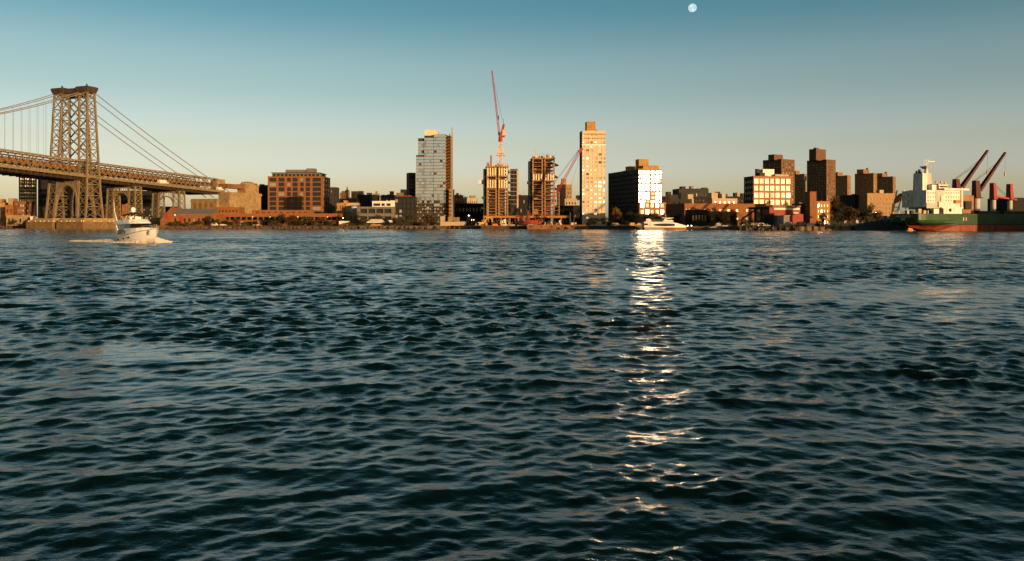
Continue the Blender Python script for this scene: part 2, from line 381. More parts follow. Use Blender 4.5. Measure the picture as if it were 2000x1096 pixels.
# ---- far bank: one sheet of land behind a bulkhead, reaching past the horizon
SHORE = [(-900, 690), (0, 650), (70, 628), (210, 622), (330, 604), (520, 598), (700, 592), (880, 585), (945, 566), (1060, 552), (1150, 540), (1240, 512), (1300, 520), (1430, 500), (1440, 462), (1560, 448), (1660, 446), (1680, 500), (1760, 520), (2050, 540), (3200, 560)]
def land():
    b = MB(); pts = [(X(p, D), D) for p, D in SHORE]
    far = [(x*16, y*16) for x, y in pts]
    for (a, c, fa, fc) in zip(pts, pts[1:], far, far[1:]):
        b.face([(*a, GZ), (*c, GZ), (*fc, GZ), (*fa, GZ)], 'ground_mat')
    o = b.build('land'); tag(o, 'flat far river bank behind a low dark bulkhead', kind='structure')
    q = MB()
    for i, (a, c) in enumerate(zip(pts, pts[1:])):
        n = max(1, int((Vector(c)-Vector(a)).length/4))
        for j in range(n):
            t0, t1 = j/n, (j+1)/n; p0 = Vector(a).lerp(Vector(c), t0); p1 = Vector(a).lerp(Vector(c), t1); off = random.uniform(.1, .35)
            zt = GZ+random.uniform(.02, .35)
            q.hexa([(p0.x, p0.y-off, -1.5), (p1.x, p1.y-off, -1.5), (p1.x, p1.y+1, -1.5), (p0.x, p0.y+1, -1.5), (p0.x, p0.y-off, zt), (p1.x, p1.y-off, zt), (p1.x, p1.y+1, zt), (p0.x, p0.y+1, zt)], 'wood_dark' if i % 3 else 'stone_dark')
    tag(q.build('bulkhead'), 'dark timber and stone bulkhead along the far shore', kind='structure')
    # boulders at the foot of the bank
    b = MB()
    def rock(x, y, z, r):
        n = 6; ang = random.uniform(0, 6); top = [(x+r*.45*math.cos(ang+k)*random.uniform(.6, 1.2), y+r*.45*math.sin(ang+k), z+r*random.uniform(.5, .8)) for k in [2*PI*i/n for i in range(n)]]
        bot = [(x+r*math.cos(ang+k)*random.uniform(.8, 1.2), y+r*math.sin(ang+k)*.9, z-.5) for k in [2*PI*i/n for i in range(n)]]
        b.loft([bot, top], 'riprap_mat', closed=True, cap1=True)
    for (pa, pb, dens) in ((0, 70, 60), (330, 660, 330), (660, 900, 170), (1440, 1560, 40)):
        for i in range(dens):
            p = random.uniform(pa, pb); D = np.interp(p, [s[0] for s in SHORE], [s[1] for s in SHORE]); rock(X(p, D), D-random.uniform(.2, 2.2), random.uniform(-.1, 1.2), random.uniform(.5, 1.3))
    tag(b.build('riprap'), 'tumbled boulders at the foot of the far bank', kind='stuff')
land()

# ================================================================ suspension bridge
def bridge():
    ang = math.atan2(.937, .35)
    br = thing('suspension_bridge', 'steel suspension bridge with latticed tower, four cables and stone anchorage', 'bridge', (-320.5, 600, 0), ang)
    TZ = 100.0; BZ = 7.5
    def zb(x): return 38.6-(.05*x if x < 0 else .041*x)
    def colp(sg, ix, iy, z):
        t = (TZ-z)/(TZ-BZ); u_ = 3.0+3.6*t+(1.1*max(0, t-.8)/.2 if t > .8 else 0); cy = 12.0+3.4*t
        return Vector((ix*u_, sg*(cy)+iy*3.9, z))
    zl = [BZ+.3, 16, 24, 32, 37, 43.5, 50, 57.5, 65, 72.5, 80, 87.5, 95]
    for sg in (-1, 1):
        leg = None
        for ix, iy in ((-1, -1), (-1, 1), (1, -1), (1, 1)):
            b = MB()
            for za, zc in zip(zl, zl[1:]+[TZ]): b.bar(colp(sg, ix, iy, za), colp(sg, ix, iy, zc), 1.2, 'steel_tan')
            leg = b.build('tower_leg', br) if leg is None else (b.build('leg_column', leg) and leg)
        rear = MB()
        for za, zc in zip(zl, zl[1:]+[TZ-1]):
            m = .5
            faces = [((-1, -1), (-1, 1), True), ((-1, -1), (1, -1), True), ((1, -1), (1, 1), False), ((-1, 1), (1, 1), False)]
            for (p, q, vis) in faces:
                A, B2, C2, D2 = colp(sg, *p, za), colp(sg, *q, za), colp(sg, *p, zc), colp(sg, *q, zc)
                if vis:
                    beam('diagonal', A, D2, .32, 'steel_tan', leg); beam('diagonal', B2, C2, .32, 'steel_tan', leg); beam('strut', C2, D2, .45, 'steel_tan', leg)
                else: rear.bar(A, D2, .28, 'steel_tan').bar(B2, C2, .28, 'steel_tan').bar(C2, D2, .4, 'steel_tan')
        tag(rear.build('rear_bracing', leg), kind='stuff')
        c = MB(); y = sg*12.0
        def ring(hx, hy, z): return [(-hx, y-hy, z), (hx, y-hy, z), (hx, y+hy, z), (-hx, y+hy, z)]
        c.loft([ring(4.0, 4.6, TZ-1.5), ring(4.5, 5.4, TZ+.3), ring(5.0, 5.9, TZ+2.0), ring(4.7, 5.6, TZ+2.9), ring(2.8, 3.8, TZ+3.4)], 'steel_cap', closed=True, cap0=True, cap1=True)
        cap = c.build('tower_cap', br)
        f = MB(); f.cyl((0, y, TZ+3.3), (0, y, TZ+5.6), .5, .2, 'steel_cap'); f.dome((0, y, TZ+4.4), .7, 'steel_cap', full=True); f.build('finial', cap)
        # masonry pier
        p = MB(); yc = sg*14.8
        p.box(-17, 17, yc-12.6, yc+12.6, -3, 5.0, 'stone_dark'); p.box(-16.4, 16.4, yc-12, yc+12, 5.0, 6.2, 'stone'); p.box(-14, 14, yc-10, yc+10, 6.2, 7.6, 'stone')
        pier = p.build('masonry_pier', br)
        for k in range(5):
            lamp = MB(); lamp.box(-16.9, -16.62, 0, .28, 0, .28, 'lamp_amber'); o = lamp.build('pier_light', pier); o.location = (-.35, yc-10+k*4.6+random.uniform(-1.5, 1.5), 5.35)
            o = link('pier_light', o.data, pier); o.location = (1.5+k*6.5+random.uniform(-2, 2), yc-12.9, 5.35)
    # portal strut, crossed bracing above the deck, arch below it
    for ix in (-1, 1):
        if ix < 0: cb = MB(); cb.box(-3.4, 3.4, -6.3, 6.3, TZ-1.2, TZ+2.2, 'steel_cap'); cb.build('cap_beam', br)
        beam('portal_strut', colp(-1, ix, 1, 97), colp(1, ix, -1, 97), 2.2, 'steel_tan', br)
        for za, zc in ((53, 67), (67, 81), (81, 95)):
            beam('cross_brace', colp(-1, ix, 1, za), colp(1, ix, -1, zc), .75, 'steel_tan', br); beam('cross_brace', colp(1, ix, -1, za), colp(-1, ix, 1, zc), .75, 'steel_tan', br)
        beam('transverse_girder', colp(-1, ix, 1, 34.4), colp(1, ix, -1, 34.4), 1.4, 'steel_tan', br)
        a = MB(); n = 14; pts = []
        for i in range(n+1):
            t = PI*i/n; z = 9+23.5*math.sin(t)**.75; tt = (TZ-z)/(TZ-BZ); pts.append(Vector((ix*(3.0+3.6*tt+(1.1*max(0, tt-.8)/.2)), -11.2*math.cos(t), z)))
        for p_, q_ in zip(pts, pts[1:]): a.bar(p_, q_, 1.9, 'steel_tan')
        arch = a.build('arch_rib', br)
        for p_ in pts[2:-2:1]:
            beam('spandrel_bar', p_, Vector((p_.x, p_.y, 34)), .7, 'steel_tan', arch)
    # stiffening trusses
    xs = np.arange(-210, 141, 5.2); YT = 12.0
    for sy in (-1, 1):
        t = MB(); t2 = MB(); y = sy*YT
        for x0, x1 in zip(xs, xs[1:]):
            t2.bar((x0, y, zb(x0)), (x1, y, zb(x1)), .95, 'steel_tan'); t.bar((x0, y, zb(x0)+10.2), (x1, y, zb(x1)+10.2), .85, 'steel_tan')
        truss = t.build('stiffening_truss', br); t2.build('bottom_chord', truss)
        far = MB()
        for i, (x0, x1) in enumerate(zip(xs, xs[1:])):
            for xa, xb in ((x0, x1+5.2), (x1+5.2, x0)):
                p_, q_ = Vector((xa, y, zb(xa))), Vector((xb, y, zb(xb)+10.2))
                if max(xa, xb) > 142: continue
                if sy < 0 and x0 > -110: beam('truss_diagonal', p_, q_, .5, 'steel_tan', truss, h=.4)
                else: far.bar(p_, q_, .45, 'steel_tan')
            if sy < 0 and i % 8 == 0 and x0 > -110: beam('truss_post', (x0, y, zb(x0)), (x0, y, zb(x0)+10.2), .7, 'steel_tan', truss)
        if far.f: tag(far.build('truss_lacing', truss), kind='stuff')
    # decks: track bed and fences inside the trusses, roadway brackets outside, floor beams below
    d = MB(); fl = MB(); sides = {s: [MB(), MB(), MB(), MB()] for s in (-1, 1)}
    for x0, x1 in zip(xs, xs[1:]):
        za, zc = zb(x0), zb(x1)
        def slab(m, y0, y1, o0, o1, k): m.hexa([(x0, y0, za+o0), (x1, y0, zc+o0), (x1, y1, zc+o0), (x0, y1, za+o0), (x0, y0, za+o1), (x1, y0, zc+o1), (x1, y1, zc+o1), (x0, y1, za+o1)], k)
        slab(d, -11.2, 11.2, -.6, .2, 'steel_cap')
        for s in (-1, 1):
            r, edge, rail, hand = sides[s]
            slab(r, s*13-(.0 if s > 0 else 4.4), s*13+(4.4 if s > 0 else 0), -1.5, -.7, 'steel_cap')
            slab(edge, s*17.5-.12, s*17.5+.12, -2.0, -.2, 'steel_tan'); slab(hand, s*17.45-.06, s*17.45+.06, .35, .55, 'steel_tan')
            slab(rail, s*7-.1, s*7+.1, 3.0, 6.6, 'rail_brown')
        fl.box(x0-.2, x0+.2, -17, 17, za-4.0, za-1.6, 'steel_cap')
    slab = None
    d.build('track_deck', br); 
    for s in (-1, 1):
        r, edge, rail, hand = sides[s]; r.build('outer_roadway', br); e_ = edge.build('deck_edge_girder', br); hand.build('handrail', e_); rail.build('track_screen', br)
    tag(fl.build('floor_beams', br), kind='stuff')
    wk = MB()
    for x0, x1 in zip(xs, xs[1:]): wk.hexa([(x0, -3, zb(x0)+10.3), (x1, -3, zb(x1)+10.3), (x1, 3, zb(x1)+10.3), (x0, 3, zb(x0)+10.3), (x0, -3, zb(x0)+10.9), (x1, -3, zb(x1)+10.9), (x1, 3, zb(x1)+10.9), (x0, 3, zb(x0)+10.9)], 'grey_metal')
    wk.build('footpath', br)
    # cables and hangers
    def cz(s): return 100.5-53*(1-((abs(s)-244)/244)**2)
    for y in (-16.0, -8.0, 8.0, 16.0):
        c = MB(); prev = None
        for i in range(43):
            s = -5.0*i; p_ = Vector((s, y, cz(s)))
            if prev is not None: c.cyl(prev, p_, .28, .28, 'steel_tan', 6, False)
            prev = p_
        p0, p1 = Vector((0, y, 100.5)), Vector((158, y*1.08, 27.5)); prev = p0
        for i in range(1, 11):
            t = i/10; p_ = p0.lerp(p1, t)-Vector((0, 0, 2.2*math.sin(PI*t)))
            c.cyl(prev, p_, .28, .28, 'steel_tan', 6, False); prev = p_
        cab = c.build('main_cable', br)
        for i in range(1, 35):
            s = -6.1*i
            if y < 0 or i % 2 == 0: beam('hanger', (s, y, cz(s)), (s, y, zb(s)+10), .10, 'grey_metal', cab)
    # smaller latticed bents under the side span
    for x in (46, 93):
        b = MB()
        for sg in (-1, 1):
            for z0, z1 in ((6, zb(x)-4.2),):
                n = 6
                def cp(ix, iy, t): k = 3.6-.7*t; return Vector((x+ix*k, sg*11+iy*k, z0+(z1-z0)*t))
                for ix in (-1, 1):
                    for iy in (-1, 1): b.bar(cp(ix, iy, 0), cp(ix, iy, 1), .95, 'steel_tan')
                for j in range(n):
                    for (p_, q_) in (((-1, -1), (-1, 1)), ((-1, -1), (1, -1)), ((1, -1), (1, 1)), ((-1, 1), (1, 1))):
                        t0, t1 = j/n, (j+1)/n
                        b.bar(cp(*p_, t0), cp(*q_, t1), .38, 'steel_tan').bar(cp(*q_, t0), cp(*p_, t1), .38, 'steel_tan').bar(cp(*p_, t1), cp(*q_, t1), .45, 'steel_tan')
        bent = b.build('side_span_bent', br)
        a = MB(); n = 10; zt = zb(x)-5; pr = None
        for i in range(n+1):
            t = PI*i/n; p_ = Vector((x-3, -7.6*math.cos(t), zt-10+6.5*math.sin(t)))
            if pr is not None: a.bar(pr, p_, .9, 'steel_tan')
            a.bar(p_, (x-3, p_.y, zt), .4, 'steel_tan'); pr = p_
        a.bar((x-3, -8, zt), (x-3, 8, zt), 1.1, 'steel_tan'); a.build('bent_arch', bent)
        f = MB(); f.box(x-7, x+7, -17, 17, 0, 6.0, 'stone'); f.build('bent_footing', bent)
    # stone anchorage
    b = MB(); za = zb(141)
    b.box(140, 192, -10, 19, 0, za-7, 'stone'); b.box(139.4, 192.5, -10.4, 19.4, za-9.5, za-8.6, 'stone')
    b.box(142, 186, -22, -10.05, 0, za-1.2, 'stone'); b.box(141.4, 186.6, -22.6, -9.6, za-3.6, za-1.6, 'stone')
    anc = b.build('stone_anchorage', br)
    q = MB(); q.box(166, 184.5, -20.5, -11, za-1.2, za+7.0, 'stone'); q.box(165.5, 185, -21, -10.6, za+5.5, za+6.4, 'stone')
    q.loft([[(175+9*math.cos(t)*k, -15.75+4.6*math.sin(t)*k, za+7.0+2.6*h) for t in np.linspace(0, 2*PI, 12, endpoint=False)] for k, h in ((1, 0), (.9, .5), (.6, .85), (.1, 1))], 'stone', closed=True); q.build('anchorage_turret', anc)
    q = MB(); q.box(142, 166, -20, -11, za+2.4, za+6.2, 'rail_brown'); q.build('parapet_house', anc)
    q = MB(); q.box(141.5, 152, -9, -2, za-1, za+10.5, 'stone'); q.build('gate_house', anc)
    for i in range(4):
        q = MB(); q.box(140-.25, 140.0-.01, -6+i*6.2, -3+i*6.2, 6, za-11, 'stone_dark'); q.build('pilaster', anc)
    return br, zb
BR, bridge_z = bridge()
def on_bridge(x, y, z): return BR.matrix_basis @ Vector((x, y, z))
def road_vehicle(name, label, x, ln, ht, k):
    z = bridge_z(x)-.7; p = on_bridge(x, -15.2, z)
    root = thing(name, label, 'truck', p, BR.rotation_euler.z)
    b = MB(); b.box(0, ln*.72, -1.25, 1.25, .6, ht, k); b.build('cargo_box', root)
    c = MB(); c.prism([(ln*.74, .5), (ln, .5), (ln, ht*.5), (ln*.9, ht*.85), (ln*.74, ht*.85)], -1.15, 1.15, 'white'); cb = c.build('cab', root)
    g = MB(); g.box(ln*.8, ln*.93, -1.19, -1.16, ht*.5, ht*.78, 'glass'); g.build('side_window', cb)
    for xx in (ln*.16, ln*.85):
        for yy in (-1.25, 1.0):
            wv = MB(); wv.cyl((xx, yy, .48), (xx, yy+.25, .48), .48, .48, 'tyre', 10); wv.build('wheel', root)
def road_vehicles():
    road_vehicle('box_truck', 'long white truck on the bridge roadway above the side span', 66, 9.5, 3.6, 'white')
    road_vehicle('box_truck', 'white truck on the bridge roadway beside the stone anchorage', 134, 7.0, 3.4, 'white')
bpy.context.view_layer.update(); road_vehicles()

# ================================================================ buildings, from left to right
G = {'glass': 5, 'glass_blind': 1}
W = lambda n, m, **k: dict(n=n, m=m, **k)
# --- behind and left of the bridge tower
bld('glass_block', 'dark glass block with glowing top windows behind the bridge tower', 37, 72, 341, 700, 33, 24, 'charcoal', pxr=84,
    front=W(7, 13, fw=.72, fh=.62, seed=3, kind=lambda i, j: 'glass_warm' if j >= 10 else 'glass'), roof='dark')
bld('loft_building', 'dark four-storey loft with rows of pale windows under the bridge', 28, 62, 393, 660, 20, 18, 'brick_dark', front=W(7, 4, fw=.5, fh=.5, x=(.05, .95), z=(.12, .92), wts={'glass_warm': 2, 'glass': 2, 'glass_blind': 2}, seed=5), pxr=70)
bld('brick_house', 'small orange brick house left of the dark loft', 10, 26, 401, 652, 12, 14, 'brick', front=W(2, 2, fw=.3, fh=.4, seed=6), boxes=((16, 27, 388, 12, 8, 'stone', 'stair_bulkhead'),))
bld('low_warehouse', 'low tan warehouse at the left edge of the picture', -30, 9, 396, 668, 10, 20, 'brick_tan', front=W(5, 2, fw=.5, fh=.4, seed=8), boxes=((-8, 4, 389, 5, 8, 'brick_yellow', 'stair_bulkhead'),))
bld('shore_shed', 'long low tan shed on the bank left of the bridge tower', 12, 60, 421, 640, 6, 9, 'stone', front=W(6, 1, fw=.5, fh=.45, seed=9))
bld('site_cabin', 'small white cabin beside the bridge pier', 59, 70, 423.5, 634, 6, 4, 'white', front=W(2, 1, fw=.35, fh=.4, seed=10))
bld('brick_house', 'orange brick house seen between the bridge tower and first bent', 200, 222, 402, 705, 10, 14, 'brick', front=W(4, 4, fw=.35, fh=.45, seed=12))
bld('brick_house', 'orange brick house seen between the two side-span bents', 238, 262, 400, 735, 8, 14, 'brick', front=W(4, 3, fw=.35, fh=.45, seed=13))
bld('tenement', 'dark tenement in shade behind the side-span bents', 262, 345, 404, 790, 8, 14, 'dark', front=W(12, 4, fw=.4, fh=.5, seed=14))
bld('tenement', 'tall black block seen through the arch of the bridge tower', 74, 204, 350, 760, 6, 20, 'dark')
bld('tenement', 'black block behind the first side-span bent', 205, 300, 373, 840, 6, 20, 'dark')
# --- brick shed with a gable and wharf building
def gable_shed():
    D = 612; p0, p1 = 334, 424; x0 = X(p0, D); k = D/F; wd = (p1-p0)*k
    r = thing('brick_shed', 'orange brick shed with grey roof and red sign by the water', 'shed', (x0, D, GZ), 0)
    h1, h2 = Z(419, D)-GZ, Z(411, D)-GZ; dep = 20
    b = MB(); xg = 17*k; gx = -9*k
    facade(b, (0, 0, 0), (1, 0, 0), (0, -1, 0), wd, 0, h1, W(9, 1, fw=.42, fh=.42, z=(.1, .9), seed=4), 'brick', r)
    b.face([(wd, 0, 0), (wd, dep, 0), (wd, dep, h1), (wd, 0, h1)], 'brick')
    b.build('wall', r)
    g = MB(); g.hexa([(gx*2.4, .6, 0), (-.02, .01, 0), (-.02, dep, 0), (gx*2.4, dep, 0), (gx*2.4, .6, h1*.55), (-.02, .01, h2+2.2), (-.02, dep, h2+2.2), (gx*2.4, dep, h1*.55)], 'brick'); g.build('gable_wing', r)
    q = MB(); q.hexa([(-.8, -.7, h1+.02), (wd*.93, -.7, h1+.02), (wd*.93, dep*.5, h2+1.2), (-.8, dep*.5, h2+1.2), (-.8, -.7, h1+.22), (wd*.93, -.7, h1+.22), (wd*.93, dep*.5, h2+1.45), (-.8, dep*.5, h2+1.45)], 'slate'); q.build('roof', r)
    s = MB(); sx = X(355, D)-x0; s.box(-1.5, 1.5, -.18, -.03, -1.5, 1.5, 'red_paint'); s.cyl((0, -.24, 0), (0, -.17, 0), 1.25, 1.25, 'crane_red', 16); o = s.build('sign', r); o.location = (sx-.5, 0, Z(427.5, D)-GZ)
    s = MB(); s.box(-1.2, 1.2, -.18, -.03, -2, 2, 'red_paint'); o = s.build('sign', r); o.location = (gx*1.0, .25, Z(421, D)-GZ)
    l = MB(); l.box(-.3, .3, -.3, .0, -.3, .3, 'lamp_amber'); o = l.build('wall_lamp', r); o.location = (X(342, D)-x0, 0, Z(420.0, D)-GZ)
    d = MB(); d.box(0, 2.6, -.12, -.02, 0, 3.4, 'wood_dark'); o = d.build('door', r); o.location = (wd*.68, 0, 0)
gable_shed()
def wharf():
    D = 628; p0, p1 = 414, 659; x0 = X(p0, D); k = D/F; wd = (p1-p0)*k
    r = thing('wharf_building', 'long orange brick wharf building with open deck below the apartment block', 'building', (x0, D, GZ), 0)
    zt, zm, zl = Z(417, D)-GZ, Z(424, D)-GZ, Z(430, D)-GZ
    b = MB(); dep = 26
    b.box(0, wd, 0, dep, zm, zt, 'brick'); up = b.build('upper_storey', r)
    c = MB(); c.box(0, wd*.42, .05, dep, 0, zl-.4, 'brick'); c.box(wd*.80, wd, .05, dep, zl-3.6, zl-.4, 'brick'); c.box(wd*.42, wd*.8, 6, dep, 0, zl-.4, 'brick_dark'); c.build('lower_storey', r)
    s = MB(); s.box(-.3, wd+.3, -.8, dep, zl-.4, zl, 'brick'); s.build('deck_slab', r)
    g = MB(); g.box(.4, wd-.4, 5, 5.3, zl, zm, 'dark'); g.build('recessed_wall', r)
    n = 22
    for i in range(n+1):
        q = MB(); q.box(-.35, .35, .05, .75, zl, zm, 'brick'); o = q.build('pillar', r) if i == 0 else link('pillar', pil, r); pil = o.data; o.location = (.4+(wd-.8)*i/n, 0, 0)
    for (a, c_, yt, yb) in ((402, 468, 405.5, 416.8), (492, 607, 411, 416.8)):
        DD = D+12; xa, xb = X(a, DD)-x0, X(c_, DD)-x0; b = MB(); rt = thing('x', '', '', ) if False else None
        facade(b, (xa, 12, 0), (1, 0, 0), (0, -1, 0), xb-xa, zt-.2, Z(yt, DD)-GZ, W(9, 1, fw=.5, fh=.4, seed=int(a), z=(.05, .8), frame='brick_dark', wts={'glass': 1}), 'brick', r)
        b.box(xa, xb, 12.4, 24, zt-.2, Z(yt, DD)-GZ-.02, 'brick'); b.box(xa-.2, xb+.2, 11.8, 24.2, Z(yt, DD)-GZ, Z(yt, DD)-GZ+.3, 'brick'); b.build('roof_storey', r)
    for px in (438, 494, 528, 553, 582, 598, 640):
        l = MB(); l.box(-.25, .25, -.9, -.5, -.2, .2, 'lamp_amber'); o = l.build('deck_lamp', r); o.location = (X(px, D)-x0, 0, zm+.0)
    for i, px in enumerate((470, 483, 498, 512, 425, 448)):
        d = MB(); d.box(0, 3.0, -.1, .0, .2, 3.2, ('cream', 'dark')[i % 2]); o = d.build('loading_door', r); o.location = (X(px, D)-x0, 0, 0)
wharf()
# --- brick apartment block
bays = [(.03, .155), (.195, .305), (.35, .42), (.45, .545), (.59, .655), (.69, .77), (.815, .97)]
ab, aw, ad, ah = bld('apartment_block', 'orange brick apartment block with seven window bays left of centre', 523, 630, 345, 770, 0, 26, 'brick', pxr=645, para=1.0,
    front=W(7, 10, xs=bays, fh=.8, z=(.0, .985), seed=21, mull=3, rec=.5, frame='charcoal', wts={'glass': 14, 'glass_blind': 1}),
    right=W(3, 10, fw=.42, fh=.6, z=(.02, .98), seed=22, kind=lambda i, j: 'glass_warm' if j > 5 else None, frame='brick_tan'))
def penthouse():
    k = 770/F
    b = MB(); b.box(3.2, aw-4, 2.5, ad-2, ah-.9, ah+3.6, 'concrete_grey'); ph = b.build('penthouse', ab)
    q = MB(); q.box(2.2, aw-3.0, 1.6, ad-1, ah+3.6, ah+4.0, 'charcoal'); q.build('canopy_roof', ph)
    for i in range(12):
        g = MB(); g.box(0, 2.6, -.06, -.01, 0, 2.2, 'glass'); o = g.build('window', ph) if i == 0 else link('window', gd, ph); gd = o.data; o.location = (4.2+i*3.7, 2.5, ah+.5)
    q = MB(); q.box((553-523)*k, (592-523)*k, 8, 18, ah+4.5, Z(331.5, 778)-GZ, 'concrete_grey'); q.build('machine_room', ab)
    q = MB(); q.box((594-523)*k, (610-523)*k, 8, 18, ah+4.5, Z(329, 778)-GZ, 'concrete_grey'); q.build('lift_tower', ab)
penthouse()
# --- rooftops behind, 480 to 810
bld('office_block', 'dark low block between stone anchorage and orange apartment block', 484, 524, 362, 860, 0, 30, 'dark', boxes=((496, 500, 359, 4, 4, 'cream', 'stair_bulkhead'), (507, 514, 360, 8, 5, 'cream', 'stair_bulkhead')))
bld('slim_block', 'slim dark tower with red top right of the apartment block', 644, 656, 367, 700, 0, 14, 'charcoal', front=W(2, 9, fw=.5, fh=.5, seed=31, wts={'glass': 2, 'glass_blind': 1}), boxes=((644, 656, 366, .5, 12, 'brick', 'roof_storey'),))
def church():
    D = 980; r = thing('domed_church', 'domed church with drum and lantern on the skyline right of apartment block', 'church', (X(677, D), D, GZ), R(6)); k = D/F
    b = MB(); b.box(-13*k, 12*k, 0, 30, 0, Z(386, D)-GZ, 'brick_tan'); b.build('nave', r)
    b = MB(); z0 = Z(386, D)-GZ; z1 = Z(376, D)-GZ; b.cyl((0, 8, z0), (0, 8, z1), 5.2*k, 5.0*k, 'brick_tan', 12); b.build('drum', r)
    b = MB(); b.dome((0, 8, z1), 5.2*k, 'stone', 1.25, 12, 5); d = b.build('dome', r, True)
    b = MB(); zt = z1+6.4*k; b.cyl((0, 8, zt), (0, 8, zt+4*k), 1.3*k, 1.2*k, 'stone', 8); b.cyl((0, 8, zt+4*k), (0, 8, zt+6*k), 1.3*k, .1, 'stone', 8); b.build('lantern', d)
church()
bld('tenement', 'brown block with pale bays on the skyline right of the dome', 686, 697, 374, 940, 5, 20, 'brick_tan', front=W(3, 8, fw=.4, fh=.5, seed=33, stuff=1))
bld('tenement', 'stepped brown block on the skyline left of the dome', 664, 674, 377, 930, 5, 20, 'brick_brown', front=W(3, 6, fw=.4, fh=.5, seed=34, stuff=1), boxes=((667, 673, 373.5, 4, 8, 'brick_brown', 'stair_bulkhead'),))
bld('brick_rowhouse', 'long low red brick rooftop behind the yellow townhouse', 654, 699, 389, 760, 4, 14, 'brick_dark', front=W(8, 3, fw=.35, fh=.45, seed=35, stuff=1))
bld('warehouse', 'black silhouetted warehouse with two roof boxes behind white penthouse', 698, 736, 381, 860, 4, 30, 'dark', boxes=((699, 708.5, 373.5, 6, 10, 'charcoal', 'lift_tower'), (716, 725, 377, 6, 10, 'charcoal', 'stair_bulkhead')))
bld('office_block', 'grey hip-roofed block on the skyline right of the black warehouse', 723, 745, 382, 960, 4, 30, 'concrete_grey', front=W(5, 5, fw=.4, fh=.5, seed=37, stuff=1), boxes=((728, 740, 378.5, 6, 12, 'slate', 'roof_storey'), (733, 737, 374, 8, 4, 'concrete', 'lift_tower')))
bld('tenement', 'low dark rooftop row with a brick chimney block on the skyline', 744, 775, 381.5, 900, 4, 24, 'charcoal', front=W(7, 5, fw=.4, fh=.5, seed=38, stuff=1), boxes=((761, 768.5, 374, 4, 8, 'brick_dark', 'lift_tower'),))
bld('office_block', 'grey stepped block on the skyline left of the glass tower', 774, 806, 377, 850, 4, 24, 'concrete_grey', boxes=((782, 797, 370.5, 6, 10, 'slate', 'roof_storey'), (795, 798, 366, 8, 3, 'slate', 'flue')))
bld('townhouse', 'yellow townhouse with small arched windows beside the apartment block', 655, 672, 397, 668, 3, 14, 'brick_yellow', front=W(4, 2, fw=.45, fh=.6, z=(.3, .98), seed=39), boxes=((671, 677, 392, 2, 8, 'brick_yellow', 'stair_bulkhead'),))
bld('low_terrace', 'low cream terrace with grey awning beside the yellow townhouse', 672.5, 700, 397, 676, 3, 14, 'cream', front=W(6, 2, fw=.4, fh=.4, z=(.4, .98), seed=40), boxes=((694, 700, 397, 1, 5, 'white', 'stair_bulkhead'),))
def silo():
    D = 655; r = thing('storage_tank', 'pale grey cylindrical tank between terrace and concrete pier building', 'tank', (X(690, D), D+3, GZ)); k = D/F
    b = MB(); zt = Z(403, D)-GZ; b.cyl((0, 0, 0), (0, 0, zt), 6.4*k, 6.4*k, 'blue_tarp', 18); b.build('shell', r); b = MB(); b.cyl((0, 0, zt), (0, 0, zt+.5*k+.5), 6.7*k, 1.0, 'slate', 18); b.build('lid', r)
silo()
pb, pw, pd, phh = bld('concrete_hall', 'dark open concrete hall with four wide bays beside glass tower site', 697, 770, 404.5, 632, 2, 24, 'concrete_grey', front=W(4, 2, fw=.9, fh=.62, x=(.07, .93), z=(.18, .99), seed=41, rec=2.0, frame='concrete_grey', wts={'glass': 1}))
bld('white_penthouse', 'white flat-roofed penthouse with dark windows on the concrete hall', 727, 771, 393.5, 640, 2, 9, 'white', zb=Z(404.5, 632)-.5, front=W(3, 1, xs=[(.04, .36), (.40, .56), (.62, .82)], fh=.5, z=(.05, .95), seed=42, frame='white'), boxes=((762, 771, 392.3, .6, 6, 'white', 'stair_bulkhead'),))
